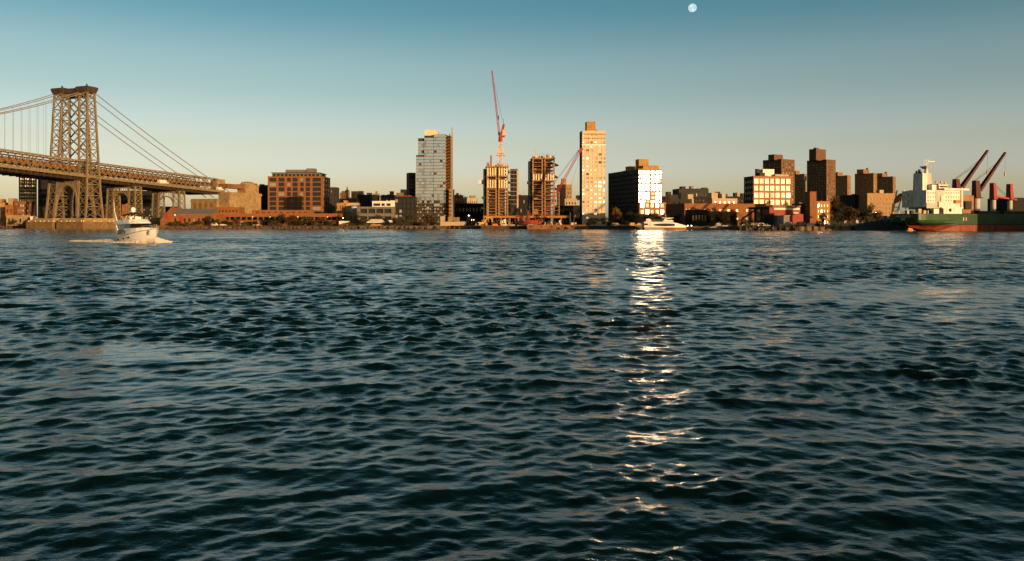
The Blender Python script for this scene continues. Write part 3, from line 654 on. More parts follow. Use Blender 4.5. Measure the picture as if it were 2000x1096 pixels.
# --- glass tower with balconies
def glass_tower():
    D = 655; k = D/F; yaw = -3
    r = thing('glass_tower', 'pale green glass tower under construction with orange balcony edge and roof box', 'tower', (X(812, D), D, GZ), R(yaw))
    def h(y): return Z(y, D)-GZ
    x1, x2, x3, x4 = 3.8*k, 16.5*k, 35.5*k, 59*k
    segs = [(0, x2, h(302.5), 1.2), (x1, x2, h(269.5), 1.6), (x2, x3, h(264.5), .6), (x3, x4, h(262.5), 0)]
    fh = (h(262.5)-h(428))/27.0
    core = MB()
    for (a, c, zt, y) in segs: core.box(a+.02, c-.02, y+.35, 18+y*.1, 0, zt-.1, 'charcoal')
    core.build('structure', r)
    rnd = random.Random(5)
    for si, (a, c, zt, y) in enumerate(segs):
        n = 3 if si < 1 else (2 if si == 1 else 4); j0 = 0 if si != 1 else int(segs[0][2]/fh)
        for j in range(j0, int(zt/fh)):
            z0 = j*fh
            s = MB(); s.box(a, c, y+.12, y+.34, 0, .3, 'concrete_grey' if j < 8 else 'slate'); o = s.build('slab_edge', r); o.location.z = z0
            for i in range(n):
                wv = (c-a)/n
                if j < 8 and rnd.random() < .92 - (.5 if j == 7 else 0): 
                    if rnd.random() < .5: q = link('stacked_panel', win_mesh(wv*.4, fh*.34, 'glass_blind', 0, 'white'), r); q.location = (a+i*wv+wv*rnd.uniform(.1, .5), y+.1, z0+.46)
                    continue
                gl = 'curtain_wall'
                if rnd.random() < (.10 if j > 18 else .22): gl = 'curtain_dim'
                if rnd.random() < .03: gl = 'glass'
                q = link('glass_panel', win_mesh(wv*.985, fh-.5, gl, 1 if j < 19 else 0, 'grey_metal', rnd.choice((0, 0, .4, -.4))), r); q.location = (a+i*wv, y+.1, z0+.47)
    b = MB(); b.box(x2+.2, x2+24*k, 3, 12, h(264.5)-.2, h(253), 'formwork'); b.build('roof_box', r)
    # balcony stack on the right edge
    bx0, bx1 = x4+.05, x4+8.2*k; nfl = int(h(262)/fh)
    wl = MB(); wl.box(bx0, bx1-.2, 4, 18, 0, h(264), 'brick'); wl.build('side_wall', r)
    for j in range(3, nfl):
        q = MB(); q.box(bx0, bx1, .6, 4, 0, .35, 'brick'); q.box(bx0, bx1, .6, .8, .35, 1.35, 'ply'); o = q.build('balcony', r) if j == 3 else link('balcony', bd, r); bd = o.data; o.location.z = j*fh
    q = MB(); q.box(bx1-.5, bx1, .5, 1.0, 0, h(261), 'steel_cap'); q.build('corner_mast', r)
    return r
glass_tower()
def hoist():
    D = 650; r = thing('hoist_mast', 'tall thin hoist mast standing right of the glass tower', 'mast', (X(883, D), D, GZ)); k = D/F
    b = MB(); b.lattice((0, 0, 0), (0, 0, Z(249.5, D)-GZ), .9, 46, 'grey_metal', .3, .16); b.build('mast', r)
    b = MB(); b.box(-2.2, 1.6, .6, 3.6, 0, Z(370, D)-GZ, 'charcoal'); b.build('hoist_shaft', r)
    for i in range(9):
        q = MB(); q.box(-2.5, -.5, -1.2, .5, 0, 2.2, 'ply'); o = q.build('landing', r) if i == 0 else link('landing', ld, r); ld = o.data; o.location.z = 3+i*3.0
hoist()
bld('slim_block', 'slim block with three glowing windows left of the glass tower', 799, 812, 338, 690, 20, 10, 'brick_dark', front=W(1, 14, fw=.86, fh=.55, seed=44, kind=lambda i, j: 'glass_hot' if 9 < j < 13 else 'glass'))
bld('frame_building', 'dark open-framed building with red roof band left of glass tower', 770, 811, 384.5, 642, 2, 16, 'dark', front=W(5, 5, fw=.82, fh=.66, x=(.02, .98), seed=45, rec=.6, frame='charcoal', wts={'glass': 4, 'glass_blind': 1}), boxes=((772, 803, 382.7, .5, 10, 'red_paint', 'roof_band'),))
# --- skyline between glass tower and building site
bld('brick_block', 'small brick block with roof box right of the hoist mast', 884, 905, 382, 800, 4, 20, 'brick_dark', front=W(4, 5, fw=.4, fh=.5, seed=46, stuff=1), boxes=((891, 896, 377.5, 3, 6, 'brick', 'lift_tower'),))
bld('tenement', 'sunlit cream row of flats on the skyline left of the building site', 896, 914, 385.5, 860, 4, 20, 'cream', front=W(5, 4, fw=.4, fh=.5, seed=47, stuff=1))
bld('tenement', 'white block with grey roof house on the skyline left of site', 912, 933, 387, 830, 12, 20, 'cream', front=W(5, 4, fw=.35, fh=.45, seed=48, stuff=1), boxes=((919, 928, 382.5, 4, 7, 'slate', 'roof_storey'),))
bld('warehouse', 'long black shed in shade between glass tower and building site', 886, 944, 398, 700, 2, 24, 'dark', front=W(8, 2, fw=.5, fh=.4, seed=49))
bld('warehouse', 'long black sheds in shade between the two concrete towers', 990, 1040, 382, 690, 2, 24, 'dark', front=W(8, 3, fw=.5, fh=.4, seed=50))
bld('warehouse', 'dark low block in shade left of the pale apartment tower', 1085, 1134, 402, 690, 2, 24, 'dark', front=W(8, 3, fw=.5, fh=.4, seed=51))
bld('brick_block', 'brown brick housing block behind the leaning red crane', 1092, 1117, 361, 800, 3, 20, 'brick_tan', front=W(5, 9, fw=.3, fh=.4, seed=52, stuff=1), boxes=((1098, 1106, 349.5, 3, 9, 'brick_tan', 'lift_tower'),))
bld('low_block', 'low white block with brick panel left of the pale apartment tower', 1103, 1127, 389, 720, 3, 14, 'cream', front=W(4, 3, fw=.4, fh=.4, z=(.3, .95), seed=53), boxes=((1126, 1132, 382, 6, 5, 'cream', 'stair_bulkhead'),))
# --- pale apartment tower and its long sister slab
ta, tw, td, tht = bld('apartment_tower', 'tall pale brick apartment tower with brown roof box right of centre', 1137, 1182.5, 256, 650, 4, 16, 'brick_pale', 'charcoal', pxl=1132, para=.8,  # left wall darkened by colour to stand for its shade
    front=W(6, 23, xs=[(.015, .10), (.165, .29), (.355, .45), (.52, .65), (.70, .84), (.905, .985)], fh=.6, z=(.02, .985), seed=61, mull=1, rec=.2, frame='cream', wts={'glass_warm': 5, 'glass_blind': 2, 'glass_hot': 2, 'glass': 1}, tilts=(0, 2, 4, 6, 7)),
    left=W(3, 22, fw=.3, fh=.5, seed=62), boxes=((1146, 1163, 238, 4, 8, 'brick_yellow', 'lift_tower'), (1146, 1166.5, 253, 3, 10, 'brick_yellow', 'roof_storey')))
def tower_trim():
    k = 650/F
    for (y0, y1, m) in ((281, 284.5, 'white'), (279.8, 281, 'brick_yellow'), (269.5, 271, 'brick_yellow'), (261.2, 263, 'brick_yellow')):
        b = MB(); b.box(-.15, tw+.15, -.35, -.05, Z(y1, 650)-GZ, Z(y0, 650)-GZ, m); b.build('string_course', ta)
    b = MB(); b.dome((tw*.38, 8, Z(238, 654)-GZ+.2), 1.2, 'white', .8, 10, 4); b.build('roof_dome', ta)
tower_trim()
hotx = [(.025, .09), (.14, .29), (.345, .47), (.54, .69), (.74, .87), (.915, .98)]
sb, sw, sd, sh = bld('apartment_slab', 'long apartment slab whose bright glazed end reflects the sun', 1247, 1293, 330.5, 668, 15.3, 50, 'brick_tan', 'charcoal', pxl=1188, para=.8,  # long left side: shade put into the charcoal colour
    front=W(6, 11, xs=hotx, fh=.72, z=(.16, .985), seed=63, mull=1, rec=.15, frame='cream', wts={'glass_hot': 14, 'glass_blind': 1}, tilts=(0, 0, .6, -.6, 1.2, -1.4, 2.2)),
    left=W(12, 11, fw=.55, fh=.55, seed=64, rec=.8, frame='charcoal', wts={'glass': 1}),
    boxes=((1248, 1267, 311.5, 9, 7, 'brick_yellow', 'lift_tower'), (1256, 1287, 324, 3, 7, 'brick_yellow', 'roof_storey'), (1229, 1247, 325.5, 26, 8, 'brick_yellow', 'stair_bulkhead'), (1221, 1233, 334, 38, 6, 'brick_yellow', 'stair_bulkhead')))
def slab_podium():
    b = MB(); b.box(-.4, sw+2.5, -2.5, -.06, 0, Z(395.5, 668)-GZ, 'concrete'); b.build('podium', sb)
    for j in range(2):
        for i in range(5):
            q = link('podium_window', win_mesh(sw/5*.7, 3.4, ('glass_warm', 'glass_hot', 'glass_blind')[(i+j) % 3], 1, 'charcoal'), sb); q.location = (.8+i*(sw+1)/5, -2.52, Z(418, 668)-GZ+j*5.2)
    for j in range(5):
        q = MB(); q.box(-.2, sw+.2, -.3, -.03, 0, .5, 'brick_tan'); o = q.build('string_course', sb); o.location.z = sh*.30+j*sh*.145
slab_podium()
# --- right of the slab
bld('townhouse', 'pale stepped townhouses left of the long brick powerhouse', 1309, 1355, 389, 725, 13, 16, 'cream', front=W(4, 2, fw=.25, fh=.3, z=(.55, .98), seed=71), boxes=((1309, 1325, 381, 3, 8, 'cream', 'upper_storey'), (1330, 1354, 380, 4, 9, 'cream', 'upper_storey'), (1331, 1338, 377, 6, 5, 'cream', 'stair_bulkhead'), (1305, 1311, 375, 12, 6, 'cream', 'stair_bulkhead')))
bld('townhouse', 'pale stepped townhouses with arched openings behind the brick powerhouse', 1391, 1440, 388, 725, 13, 16, 'cream', front=W(5, 2, fw=.3, fh=.4, z=(.5, .98), seed=72), boxes=((1390, 1402, 377, 3, 8, 'cream', 'upper_storey'), (1410, 1417, 379, 3, 6, 'cream', 'stair_bulkhead'), (1402, 1407, 375, 12, 6, 'charcoal', 'stair_bulkhead')))
bld('mansion_block', 'dark grey block with roof clutter on the skyline above townhouses', 1326, 1384, 369, 860, 5, 24, 'charcoal', front=W(9, 4, fw=.4, fh=.4, seed=73, stuff=1), boxes=((1331, 1339, 364.5, 4, 8, 'charcoal', 'tank_room'), (1349, 1354.5, 364, 5, 6, 'slate', 'lift_tower'), (1373, 1382, 367, 4, 8, 'charcoal', 'stair_bulkhead')))
bld('tenement', 'low dark terrace filling the gap behind the pale townhouses', 1294, 1460, 384, 790, 5, 20, 'dark', front=W(22, 5, fw=.4, fh=.4, seed=74, stuff=1), boxes=((1417, 1421, 379, 2, 5, 'brick_dark', 'stair_bulkhead'), (1435, 1440, 377, 2, 5, 'charcoal', 'stair_bulkhead'), (1439, 1443, 376.5, 5, 5, 'cream', 'stair_bulkhead'), (1449, 1453, 378, 2, 5, 'charcoal', 'stair_bulkhead')))
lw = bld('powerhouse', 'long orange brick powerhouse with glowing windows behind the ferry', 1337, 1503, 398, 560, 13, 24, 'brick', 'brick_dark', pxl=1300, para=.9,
    front=W(10, 2, xs=[(.015, .035), (.05, .065), (.10, .145), (.205, .25), (.305, .345), (.405, .44), (.50, .535), (.60, .63), (.72, .75), (.86, .89)], fh=.34, z=(.12, .9), seed=75, mull=1, rec=.3, frame='brick_dark', kind=lambda i, j: 'glass_warm' if j == 1 or i % 2 else 'glass_blind', tilts=(0, .5, -.5)))
bld('annex_building', 'black flat-roofed annex in front of the brick powerhouse', 1350, 1382, 410, 535, 10, 10, 'dark', front=W(5, 1, fw=.5, fh=.4, seed=76))
wb = bld('loft_block', 'grey loft block with a grid of sun-reflecting windows and dark side', 1471.5, 1546, 344.5, 640, 9, 20, 'concrete', 'dark', pxl=1453, para=.8,  # near-black left side is painted shade
    front=W(7, 6, fw=.8, fh=.74, x=(.01, .99), z=(.12, .975), seed=77, mull=2, rec=.2, frame='cream', wts={'glass_warm': 8, 'glass_blind': 3, 'glass': 1}, tilts=(0, 1, -1, 2, 3, 4)),
    left=W(4, 8, fw=.6, fh=.6, seed=78), boxes=((1490, 1512, 331, 8, 7, 'white', 'roof_house'), (1478, 1482.5, 330.5, 10, 3, 'charcoal', 'flue'), (1484, 1494, 338, 6, 4, 'charcoal', 'machine_room'), (1514, 1540, 341, 5, 6, 'cream', 'roof_storey')))
# --- brick towers on the skyline
NY = dict(fw=.34, fh=.42, stuff=1, wts={'glass_blind': 3, 'glass': 2, 'glass_warm': 1})
bld('housing_tower', 'broad dark brown housing tower behind the grey loft block', 1526, 1552, 311, 900, 34, 20, 'brick_brown', pxl=1490, front=W(4, 20, seed=81, **NY), left=W(7, 20, seed=82, **NY), boxes=((1512, 1529, 302.5, 5, 8, 'brick_brown', 'lift_tower'),))
bld('housing_tower', 'tallest dark brown housing tower with high roof block', 1614, 1632, 312, 820, 36, 20, 'brick_brown', pxl=1576, front=W(4, 22, seed=83, **NY), left=W(7, 22, seed=84, **NY), boxes=((1594, 1613, 292, 5, 8, 'brick_brown', 'lift_tower'), (1594, 1599, 289, 4, 3, 'brick_brown', 'flue')))
bld('housing_tower', 'narrow brown housing tower between the two darkest towers', 1571, 1575.5, 340, 1050, 41, 20, 'brick_mid', pxl=1552, front=W(2, 16, seed=85, **NY), left=W(5, 16, seed=86, **NY), boxes=((1554, 1562, 334, 4, 8, 'brick_mid', 'lift_tower'),))
bld('housing_tower', 'brown housing tower touching the right side of the tallest tower', 1655, 1661.5, 343, 1000, 41, 20, 'brick_mid', pxl=1632, front=W(2, 16, seed=87, **NY), left=W(6, 16, seed=88, **NY), boxes=((1636, 1646, 337, 4, 8, 'brick_mid', 'lift_tower'),))
bld('housing_tower', 'brown housing tower standing alone left of the cargo ship funnel', 1706, 1713, 338.5, 1000, 41, 20, 'brick_mid', pxl=1669.5, front=W(2, 17, seed=89, **NY), left=W(8, 17, seed=90, **NY), boxes=((1686, 1697, 331.5, 4, 8, 'brick_mid', 'lift_tower'), (1694.5, 1696.5, 328.5, 4, 2, 'brick_mid', 'flue')))
bld('housing_tower', 'rightmost brown housing tower nearest the cargo ship funnel', 1744, 1749.5, 345, 1050, 41, 20, 'brick_mid', pxl=1713, front=W(2, 15, seed=91, **NY), left=W(7, 15, seed=92, **NY), boxes=((1723, 1733, 339, 4, 8, 'brick_mid', 'lift_tower'), (1731, 1733, 336, 4, 2, 'brick_mid', 'flue')))
bld('brick_block', 'brown six-storey block behind the stern of the cargo ship', 1694, 1748, 378, 640, 12, 20, 'brick_tan', front=W(8, 6, fw=.4, fh=.4, z=(.05, .9), seed=93), boxes=((1718, 1726, 371.5, 3, 4, 'cream', 'stair_bulkhead'),))
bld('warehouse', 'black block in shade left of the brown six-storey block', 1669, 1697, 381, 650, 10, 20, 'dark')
# --- red shed, chimney house, yellow brick house
def red_shed():
    D = 520; yaw = 5; L0, wd = place(1503, 1563, D, yaw); r = thing('red_shed', 'dark red metal shed with cream top stripe near the water', 'shed', (L0.x, L0.y, GZ), R(yaw)); k = D/F
    h = Z(403, D)-GZ; h2 = Z(418, D)-GZ
    b = MB(); b.box(0, wd, 0, 16, 0, h, 'red_paint'); b.box(wd+.02, wd+2.2, .4, 14, 0, h2, 'red_paint'); b.build('wall', r)
    b = MB(); b.box(9*k, wd-.4, -.15, -.02, Z(410, D)-GZ, Z(406, D)-GZ, 'white'); b.build('cream_stripe', r)
    b = MB(); b.box(-.3, wd+.3, -.3, 16.2, h, h+.35, 'cream'); b.build('roof', r)
    b = MB(); b.box(8*k, 33*k, -5.5, -.2, 0, Z(422, D)-GZ, 'slate'); an = b.build('grey_lean_to', r)
    b = MB(); b.box(8*k-.3, 33*k+.3, -5.8, -.2, Z(422, D)-GZ, Z(421, D)-GZ+.05, 'cream'); b.build('lean_to_roof', an)
    q = link('window', win_mesh(1.9, 2.0, 'glass_blind', 0, 'white'), an); q.location = (17*k, -5.51, 3.4)
    q = link('window', win_mesh(3.2, .9, 'glass_blind', 2, 'white'), r); q.location = (wd-4.5, -.02, h2+.3)
red_shed()
bld('chimney_house', 'narrow orange brick stair tower right of the red shed', 1582, 1594.5, 375, 540, 8, 8, 'brick', pxl=1572)
bld('brick_house', 'yellow-orange brick house with sunlit windows beside the stair tower', 1595, 1621, 394, 545, 10, 12, 'brick_yellow', front=W(4, 4, fw=.42, fh=.5, seed=95, wts={'glass_hot': 1, 'glass_warm': 2, 'glass': 1}, frame='brick_dark'))
bld('brick_house', 'low brown brick house between red shed and stair tower', 1563, 1584, 398, 560, 8, 12, 'brick_dark', front=W(5, 3, fw=.5, fh=.4, seed=96))
bld('pier_shed', 'long black pier shed at the right edge behind ship cranes', 1976, 2120, 387, 640, 3, 30, 'dark')
bld('terrace_row', 'low dark row of sheds along the shore behind the ship', 1620, 1990, 424, 600, 2, 12, 'dark', front=W(30, 1, fw=.5, fh=.4, seed=97, stuff=1))
bld('terrace_row', 'low dark row of sheds behind the trees left of centre', 655, 945, 424, 690, 1, 12, 'dark', front=W(30, 1, fw=.5, fh=.4, seed=98, stuff=1))

# ================================================================ building site
def concrete_tower(px0, px1, ytop, D, label, forms, seed):
    yaw = 3; L0, wd = place(px0, px1, D, yaw); k = D/F; r = thing('concrete_tower', label, 'tower', (L0.x, L0.y, GZ), R(yaw)); rnd = random.Random(seed)
    h = Z(ytop, D)-GZ; zb0 = Z(425, D)-GZ; nf = 16; fh = (h-zb0)/nf; dep = 18
    gap0, gap1 = wd*.46, wd*.545
    bays = [(0, gap0), (gap1, wd)]
    core = MB(); core.box(wd*.12, wd*.88, 8, dep-1, 0, h-.4, 'net_and_shade'); core.box(gap0+.05, gap1-.05, 3.5, 7, 0, h-.4, 'net_and_shade'); core.build('concrete_core', r)  # near-black core colour puts deep interior shade between the floors
    for j in range(nf+1):
        for (a, c) in bays:
            s = MB(); s.box(0, c-a, -.05, dep, -.42, 0, 'concrete'); o = s.build('floor_slab', r); o.location = (a, 0, zb0+j*fh)
    for (a, c) in bays:
        for x in (a, (a*.5+c*.5), c-.7):
            if x == a*.5+c*.5: continue
            s = MB(); s.box(0, .75, -.12, .9, 0, zb0-.35, 'concrete'); 
            for j in range(nf):
                q = MB(); q.box(-.1, .95, -.16, .9, 0, fh-.57, 'concrete'); o = q.build('column', r); o.location = (x, 0, zb0+j*fh+.01)
            o = s.build('column', r); o.location = (x, 0, 0)
            for j in range(nf):
                if (j+int(x)) % 2 == 0:
                    q = MB(); q.box(0, .6, 8 if x == a else 9, 9.6, 0, fh-.34, 'concrete'); o = q.build('column', r); o.location = (x, 4, zb0+j*fh+.01)
        for j in range(nf):                      # partitions, safety boards and boxes on the floors
            u = rnd.random()
            if u < .25: q = MB(); q.box(.9, (c-a)*rnd.uniform(.4, .95)-.9, 2.2+rnd.random()*3, 6.6, 0, (fh-.6)*rnd.uniform(.3, .95), rnd.choice(('ply', 'ply', 'brick_dark', 'net_and_shade'))); o = q.build('partition', r); o.location = (a, 0, zb0+j*fh+.01)
            q = MB(); q.box(.8, (c-a)-.8, .15, .22, .95, 1.07, 'ply'); o = q.build('guard_board', r); o.location = (a, 0, zb0+j*fh)
    for (j0, j1) in forms:                       # upright pale form panels spanning several storeys
        for (a, c) in bays:
            n = 4; wv = (c-a)/n
            for i in range(n):
                q = MB(); q.box(0, wv*.56, -.5, -.2, 0, (j1-j0)*fh-.3, 'formwork'); o = q.build('form_panel', r); o.location = (a+wv*(i+.22), 0, zb0+j0*fh)
            q = MB(); q.box(0, c-a, -.7, -.16, 0, .5, 'ply'); o = q.build('waler', r); o.location = (a, 0, zb0+j0*fh-.5)
    # debris nets and loading platforms at the sides
    for i in range(9):
        z = zb0+fh*(1+i*1.65); s = -1 if i % 2 else 1
        q = MB(); ln = rnd.uniform(1.5, 3.6); x0 = -ln-.05 if s < 0 else wd+.05
        q.hexa([(x0, 1, z), (x0+ln, 1, z), (x0+ln, 12, z), (x0, 12, z), (x0+(-.6 if s < 0 else .6), .8, z+1.8), (x0+ln, 1, z+.5), (x0+ln, 12, z+.5), (x0, 12, z+1.8)], rnd.choice(('net_and_shade', 'net_and_shade', 'charcoal'))); q.build('catch_net', r)
    q = MB(); q.box(-2.4, -.1, 2, 14, 0, h*.97, 'net_and_shade'); q.build('side_scaffold', r)
    if px0 < 1000:
        q = MB(); q.box(-6.2, -2.45, 4, 8, Z(384-25, D)-GZ, Z(351, D)-GZ, 'white'); q.build('site_lift_cabin', r)
        pr = MB(); x0 = wd+.6; pr.box(x0+2, x0+7.5, 8, 16, 0, h-1, 'net_and_shade'); st = pr.build('rear_core', r)
        for j in range(9):
            q = MB(); q.box(x0+.2, x0+8.2, 5, 7.5, -.3, 0, 'cream'); o = q.build('balcony_slab', st); o.location.z = h-2-j*3.3
            q = MB(); q.box(x0+6.6, x0+7.9, 5.2, 7.3, 0, 2.9, 'cream'); o = q.build('balcony_wall', st); o.location.z = h-2-j*3.3-3.3
            q = MB(); q.box(x0+3.4, x0+6.4, 7.1, 7.3, .6, 2.5, 'glass'); o = q.build('balcony_window', st); o.location.z = h-2-j*3.3-3.3
    else:
        pr = MB(); x0 = wd+.3
        for j in range(7):
            q = MB(); q.box(x0, x0+4, 3, 13, -.3, 0, 'concrete'); q.box(x0+3.3, x0+4, 3, 3.7, -fh, -.31, 'concrete'); o = q.build('wing_floor', r); o.location.z = zb0+(j+1)*fh
    # top deck clutter
    q = MB(); q.box(-.6, wd+.6, -.8, dep, h+.05, h+.7, 'ply'); q.build('top_deck', r)
    for i in range(8):
        q = MB(); x = wd*(i+.5)/8; q.box(x-.8, x+.8, .5, 3, 0, rnd.uniform(.7, 2.6), rnd.choice(('ply', 'formwork', 'crane_pale', 'charcoal'))); o = q.build('material_stack', r); o.location.z = h+.7
    for i in range(10):
        q = MB(); q.cyl((0, 0, 0), (0, 0, rnd.uniform(2, 4)), .09, .07, 'steel_cap', 5); o = q.build('rebar_post', r); o.location = (wd*i/9, 0, h+.7)
    return r, wd, h
ct1, c1w, c1h = concrete_tower(950.5, 992, 326, 632, 'concrete tower frame with upright pale form panels under the red crane', [(9.4, 12), (13.3, 15.8)], 3)
ct2, c2w, c2h = concrete_tower(1040, 1083, 310, 632, 'taller concrete tower frame with one band of form panels', [(10.2, 11.9)], 4)
def podium():
    D = 618; x0 = X(944, D); x1 = X(1114, D); r = thing('site_podium', 'long open concrete podium deck below the two concrete towers', 'podium', (x0, D, GZ)); k = D/F; zt = Z(424, D)-GZ
    b = MB(); b.box(0, x1-x0, 0, 22, zt-.7, zt, 'concrete'); b.build('deck', r)
    b = MB(); b.box(0, x1-x0, .05, .2, zt+.0, zt+1.0, 'ply'); b.build('guard_rail', r)
    for i in range(11):
        q = MB(); q.box(-.45, .45, .1, 1.0, 0, zt-.7, 'concrete'); o = q.build('column', r) if i == 0 else link('column', cdm, r); cdm = o.data; o.location.x = .5+(x1-x0-1)*i/10
    rnd = random.Random(2)
    for i in range(26):
        q = MB(); wv = rnd.uniform(1.2, 3.8); q.box(0, wv, 3, 6, 0, rnd.uniform(.8, zt-1.6), rnd.choice(('ply', 'cream', 'charcoal', 'leaf_green', 'white', 'orange_paint', 'formwork'))); o = q.build('site_store', r); o.location.x = 1+(x1-x0-5)*i/26
podium()
def tower_crane():
    D = 640; r = thing('tower_crane', 'red luffing tower crane with near-vertical jib above the concrete tower', 'crane', (X(977.5, D), D, GZ)); k = D/F
    z1 = Z(277, D)-GZ; h0 = c1h
    b = MB(); b.lattice((0, 0, 0), (0, 0, z1), 2.6, 34, 'crane_pale', .42, .26); b.build('mast', r)
    b = MB(); b.box(-2.6, 2.6, -2.0, 2.0, Z(300, D)-GZ, Z(293, D)-GZ, 'crane_pale'); b.box(-3.6, 3.6, -2.2, 2.2, Z(304, D)-GZ, Z(303, D)-GZ, 'crane_pale'); b.build('climbing_cage', r)
    b = MB(); b.cyl((0, 0, z1), (0, 0, Z(268, D)-GZ), 1.7, 1.5, 'crane_red', 10); b.build('slewing_ring', r)
    zt = Z(268, D)-GZ
    b = MB(); b.box(-1.5, 3.4, -1.3, 1.3, zt, zt+1.2, 'crane_red'); mach = b.build('machinery_deck', r)
    b = MB(); b.box(1.6, 4.2, -1.6, 1.6, zt+1.2, zt+5.8, 'crane_pale'); b.build('counterweight', mach)
    b = MB(); b.box(-1.9, -.2, -2.2, -1.3, zt+1.3, zt+3.7, 'charcoal'); b.build('cab', mach)
    b = MB(); b.lattice((.6, 0, zt+1.2), (2.6, 0, Z(243, D)-GZ), 1.9, 8, 'crane_red', .4, .3, 1.3); b.build('back_frame', r)
    p0 = Vector((-.8, 0, zt+1.5)); p1 = Vector((X(961, D)-X(977.5, D), 0, Z(141, D)-GZ))
    b = MB(); b.lattice(p0, p1, 1.5, 30, 'crane_red', .30, .18, .8); jib = b.build('jib', r)
    b = MB(); b.box(p1.x-.6, p1.x+.6, -.6, .6, p1.z-.6, p1.z+1.1, 'crane_red'); b.build('jib_head', jib)
    top = Vector((2.4, 0, Z(243, D)-GZ)); 
    b = MB(); b.cyl(top, p0.lerp(p1, .93), .09, .09, 'steel_cap', 5); b.cyl((2.2, 0, Z(232, D)-GZ), top, .1, .14, 'steel_cap', 5); b.build('pendant_line', r)
    b = MB(); q = p0.lerp(p1, .28); b.box(q.x+.3, q.x+1.3, -.5, .5, q.z-1.5, q.z+1.5, 'steel_cap'); b.build('hook_block', jib)
    m = thing('climbing_mast', 'short red climbing mast standing on the left concrete tower', 'mast', (X(959, D), D, c1h+GZ+.7)); b = MB(); b.lattice((0, 0, 0), (0, 0, Z(304, D)-c1h-GZ-.7), 1.0, 8, 'crane_red', .3, .2); b.build('mast', m)
    m = thing('climbing_mast', 'thin pale mast on top of the taller concrete tower', 'mast', (X(1046, D), D, c2h+GZ+.7)); b = MB(); b.lattice((0, 0, 0), (0, 0, Z(290, D)-c2h-GZ-.7), .55, 8, 'crane_pale', .2, .12); b.build('mast', m)
tower_crane()
def crawler_crane():
    D = 612; r = thing('crawler_crane', 'long red lattice-boom crawler crane leaning towards the pale apartment tower', 'crane', (X(1046, D), D, GZ)); k = D/F
    def P(px, py): return Vector((X(px, D)-X(1046, D), 0, Z(py, D)-GZ))
    foot, head = P(1058, 428), P(1134, 293); mid = foot.lerp(head, .52)
    b = MB(); b.lattice(foot, head, 1.7, 40, 'crane_red', .24, .14, 1.5); boom = b.build('boom', r)
    b = MB(); b.bar(head-Vector((1.6, 0, 1.2)), head+Vector((1.6, 0, .8)), 2.0, 'crane_red'); b.build('boom_head', boom)
    ga = P(1040, 412)
    b = MB(); b.cyl(P(1038, 420), head-Vector((1, 0, 0)), .1, .1, 'steel_cap', 5); b.cyl(P(1036, 419), head-Vector((1.6, 0, 0)), .1, .1, 'steel_cap', 5); b.build('pendant_line', r)
    b = MB(); b.cyl(head+Vector((1.0, 0, -1)), head+Vector((-14, 0, -48)), .07, .07, 'steel_cap', 5); b.build('hoist_line', r)
    b = MB(); b.box(-6, 4.5, -1.9, 1.9, 1.4, 4.2, 'crane_red'); b.box(-8, -5.9, -1.7, 1.7, 1.6, 4.0, 'crane_red'); hs = b.build('upper_works', r)
    b = MB(); b.box(2.2, 4.7, -2.4, -1.0, 2.2, 5.0, 'crane_red'); b.box(2.5, 4.74, -2.43, -1.6, 3.3, 4.7, 'glass'); b.build('cab', hs)
    b = MB(); b.lattice((-4.5, 0, 4.2), (-6.2, 0, 11.5), 1.2, 5, 'crane_red', .3, .2); b.bar((-6.2, 0, 11.5), (1, 0, 4.2), .3, 'crane_red'); b.build('gantry', r)
    for y in (-2.6, 1.6):
        b = MB(); b.prism([(-4.6, .3), (-4, 0), (4, 0), (4.6, .3), (4.6, .9), (4, 1.3), (-4, 1.3), (-4.6, .9)], y, y+1.0, 'charcoal'); b.build('track', r)
crawler_crane()
def excavator(px, D, label, k='yellow_paint', s=1.0, rz=0):
    r = thing('excavator', label, 'excavator', (X(px, D), D, GZ), rz); r.scale = (s, s, s)
    for y in (-1.5, .7):
        b = MB(); b.prism([(-2.0, .35), (-1.6, 0), (1.6, 0), (2.0, .35), (2.0, .7), (1.6, 1.0), (-1.6, 1.0), (-2.0, .7)], y, y+.8, 'charcoal'); b.build('track', r)
    b = MB(); b.box(-2.6, 1.0, -1.35, 1.35, 1.1, 2.4, k); body = b.build('upper_body', r)
    b = MB(); b.prism([(-.2, 2.4), (1.2, 2.4), (1.1, 3.4), (.7, 3.7), (-.2, 3.7)], -1.3, -.2, k); cb = b.build('cab', body)
    b = MB(); b.box(.0, .95, -1.33, -1.301, 2.55, 3.45, 'glass'); b.build('cab_window', cb)
    b = MB(); b.bar((.9, .3, 2.0), (3.2, .3, 5.2), .55, k); b.bar((3.2, .3, 5.2), (5.6, .3, 5.0), .5, k); b.build('boom', r)
    b = MB(); b.bar((5.6, .3, 5.3), (6.4, .3, 2.4), .42, k); st = b.build('stick', r)
    b = MB(); b.prism([(5.9, 2.5), (6.6, 2.5), (7.0, 1.6), (6.2, 1.1), (5.7, 1.6)], -.4, 1.0, 'charcoal'); b.build('bucket', st)
excavator(942, 595, 'yellow excavator with arched boom below the left concrete tower', s=1.15)
excavator(1028, 590, 'red excavator on the barge below the taller concrete tower', 'crane_red', 1.35, R(160))
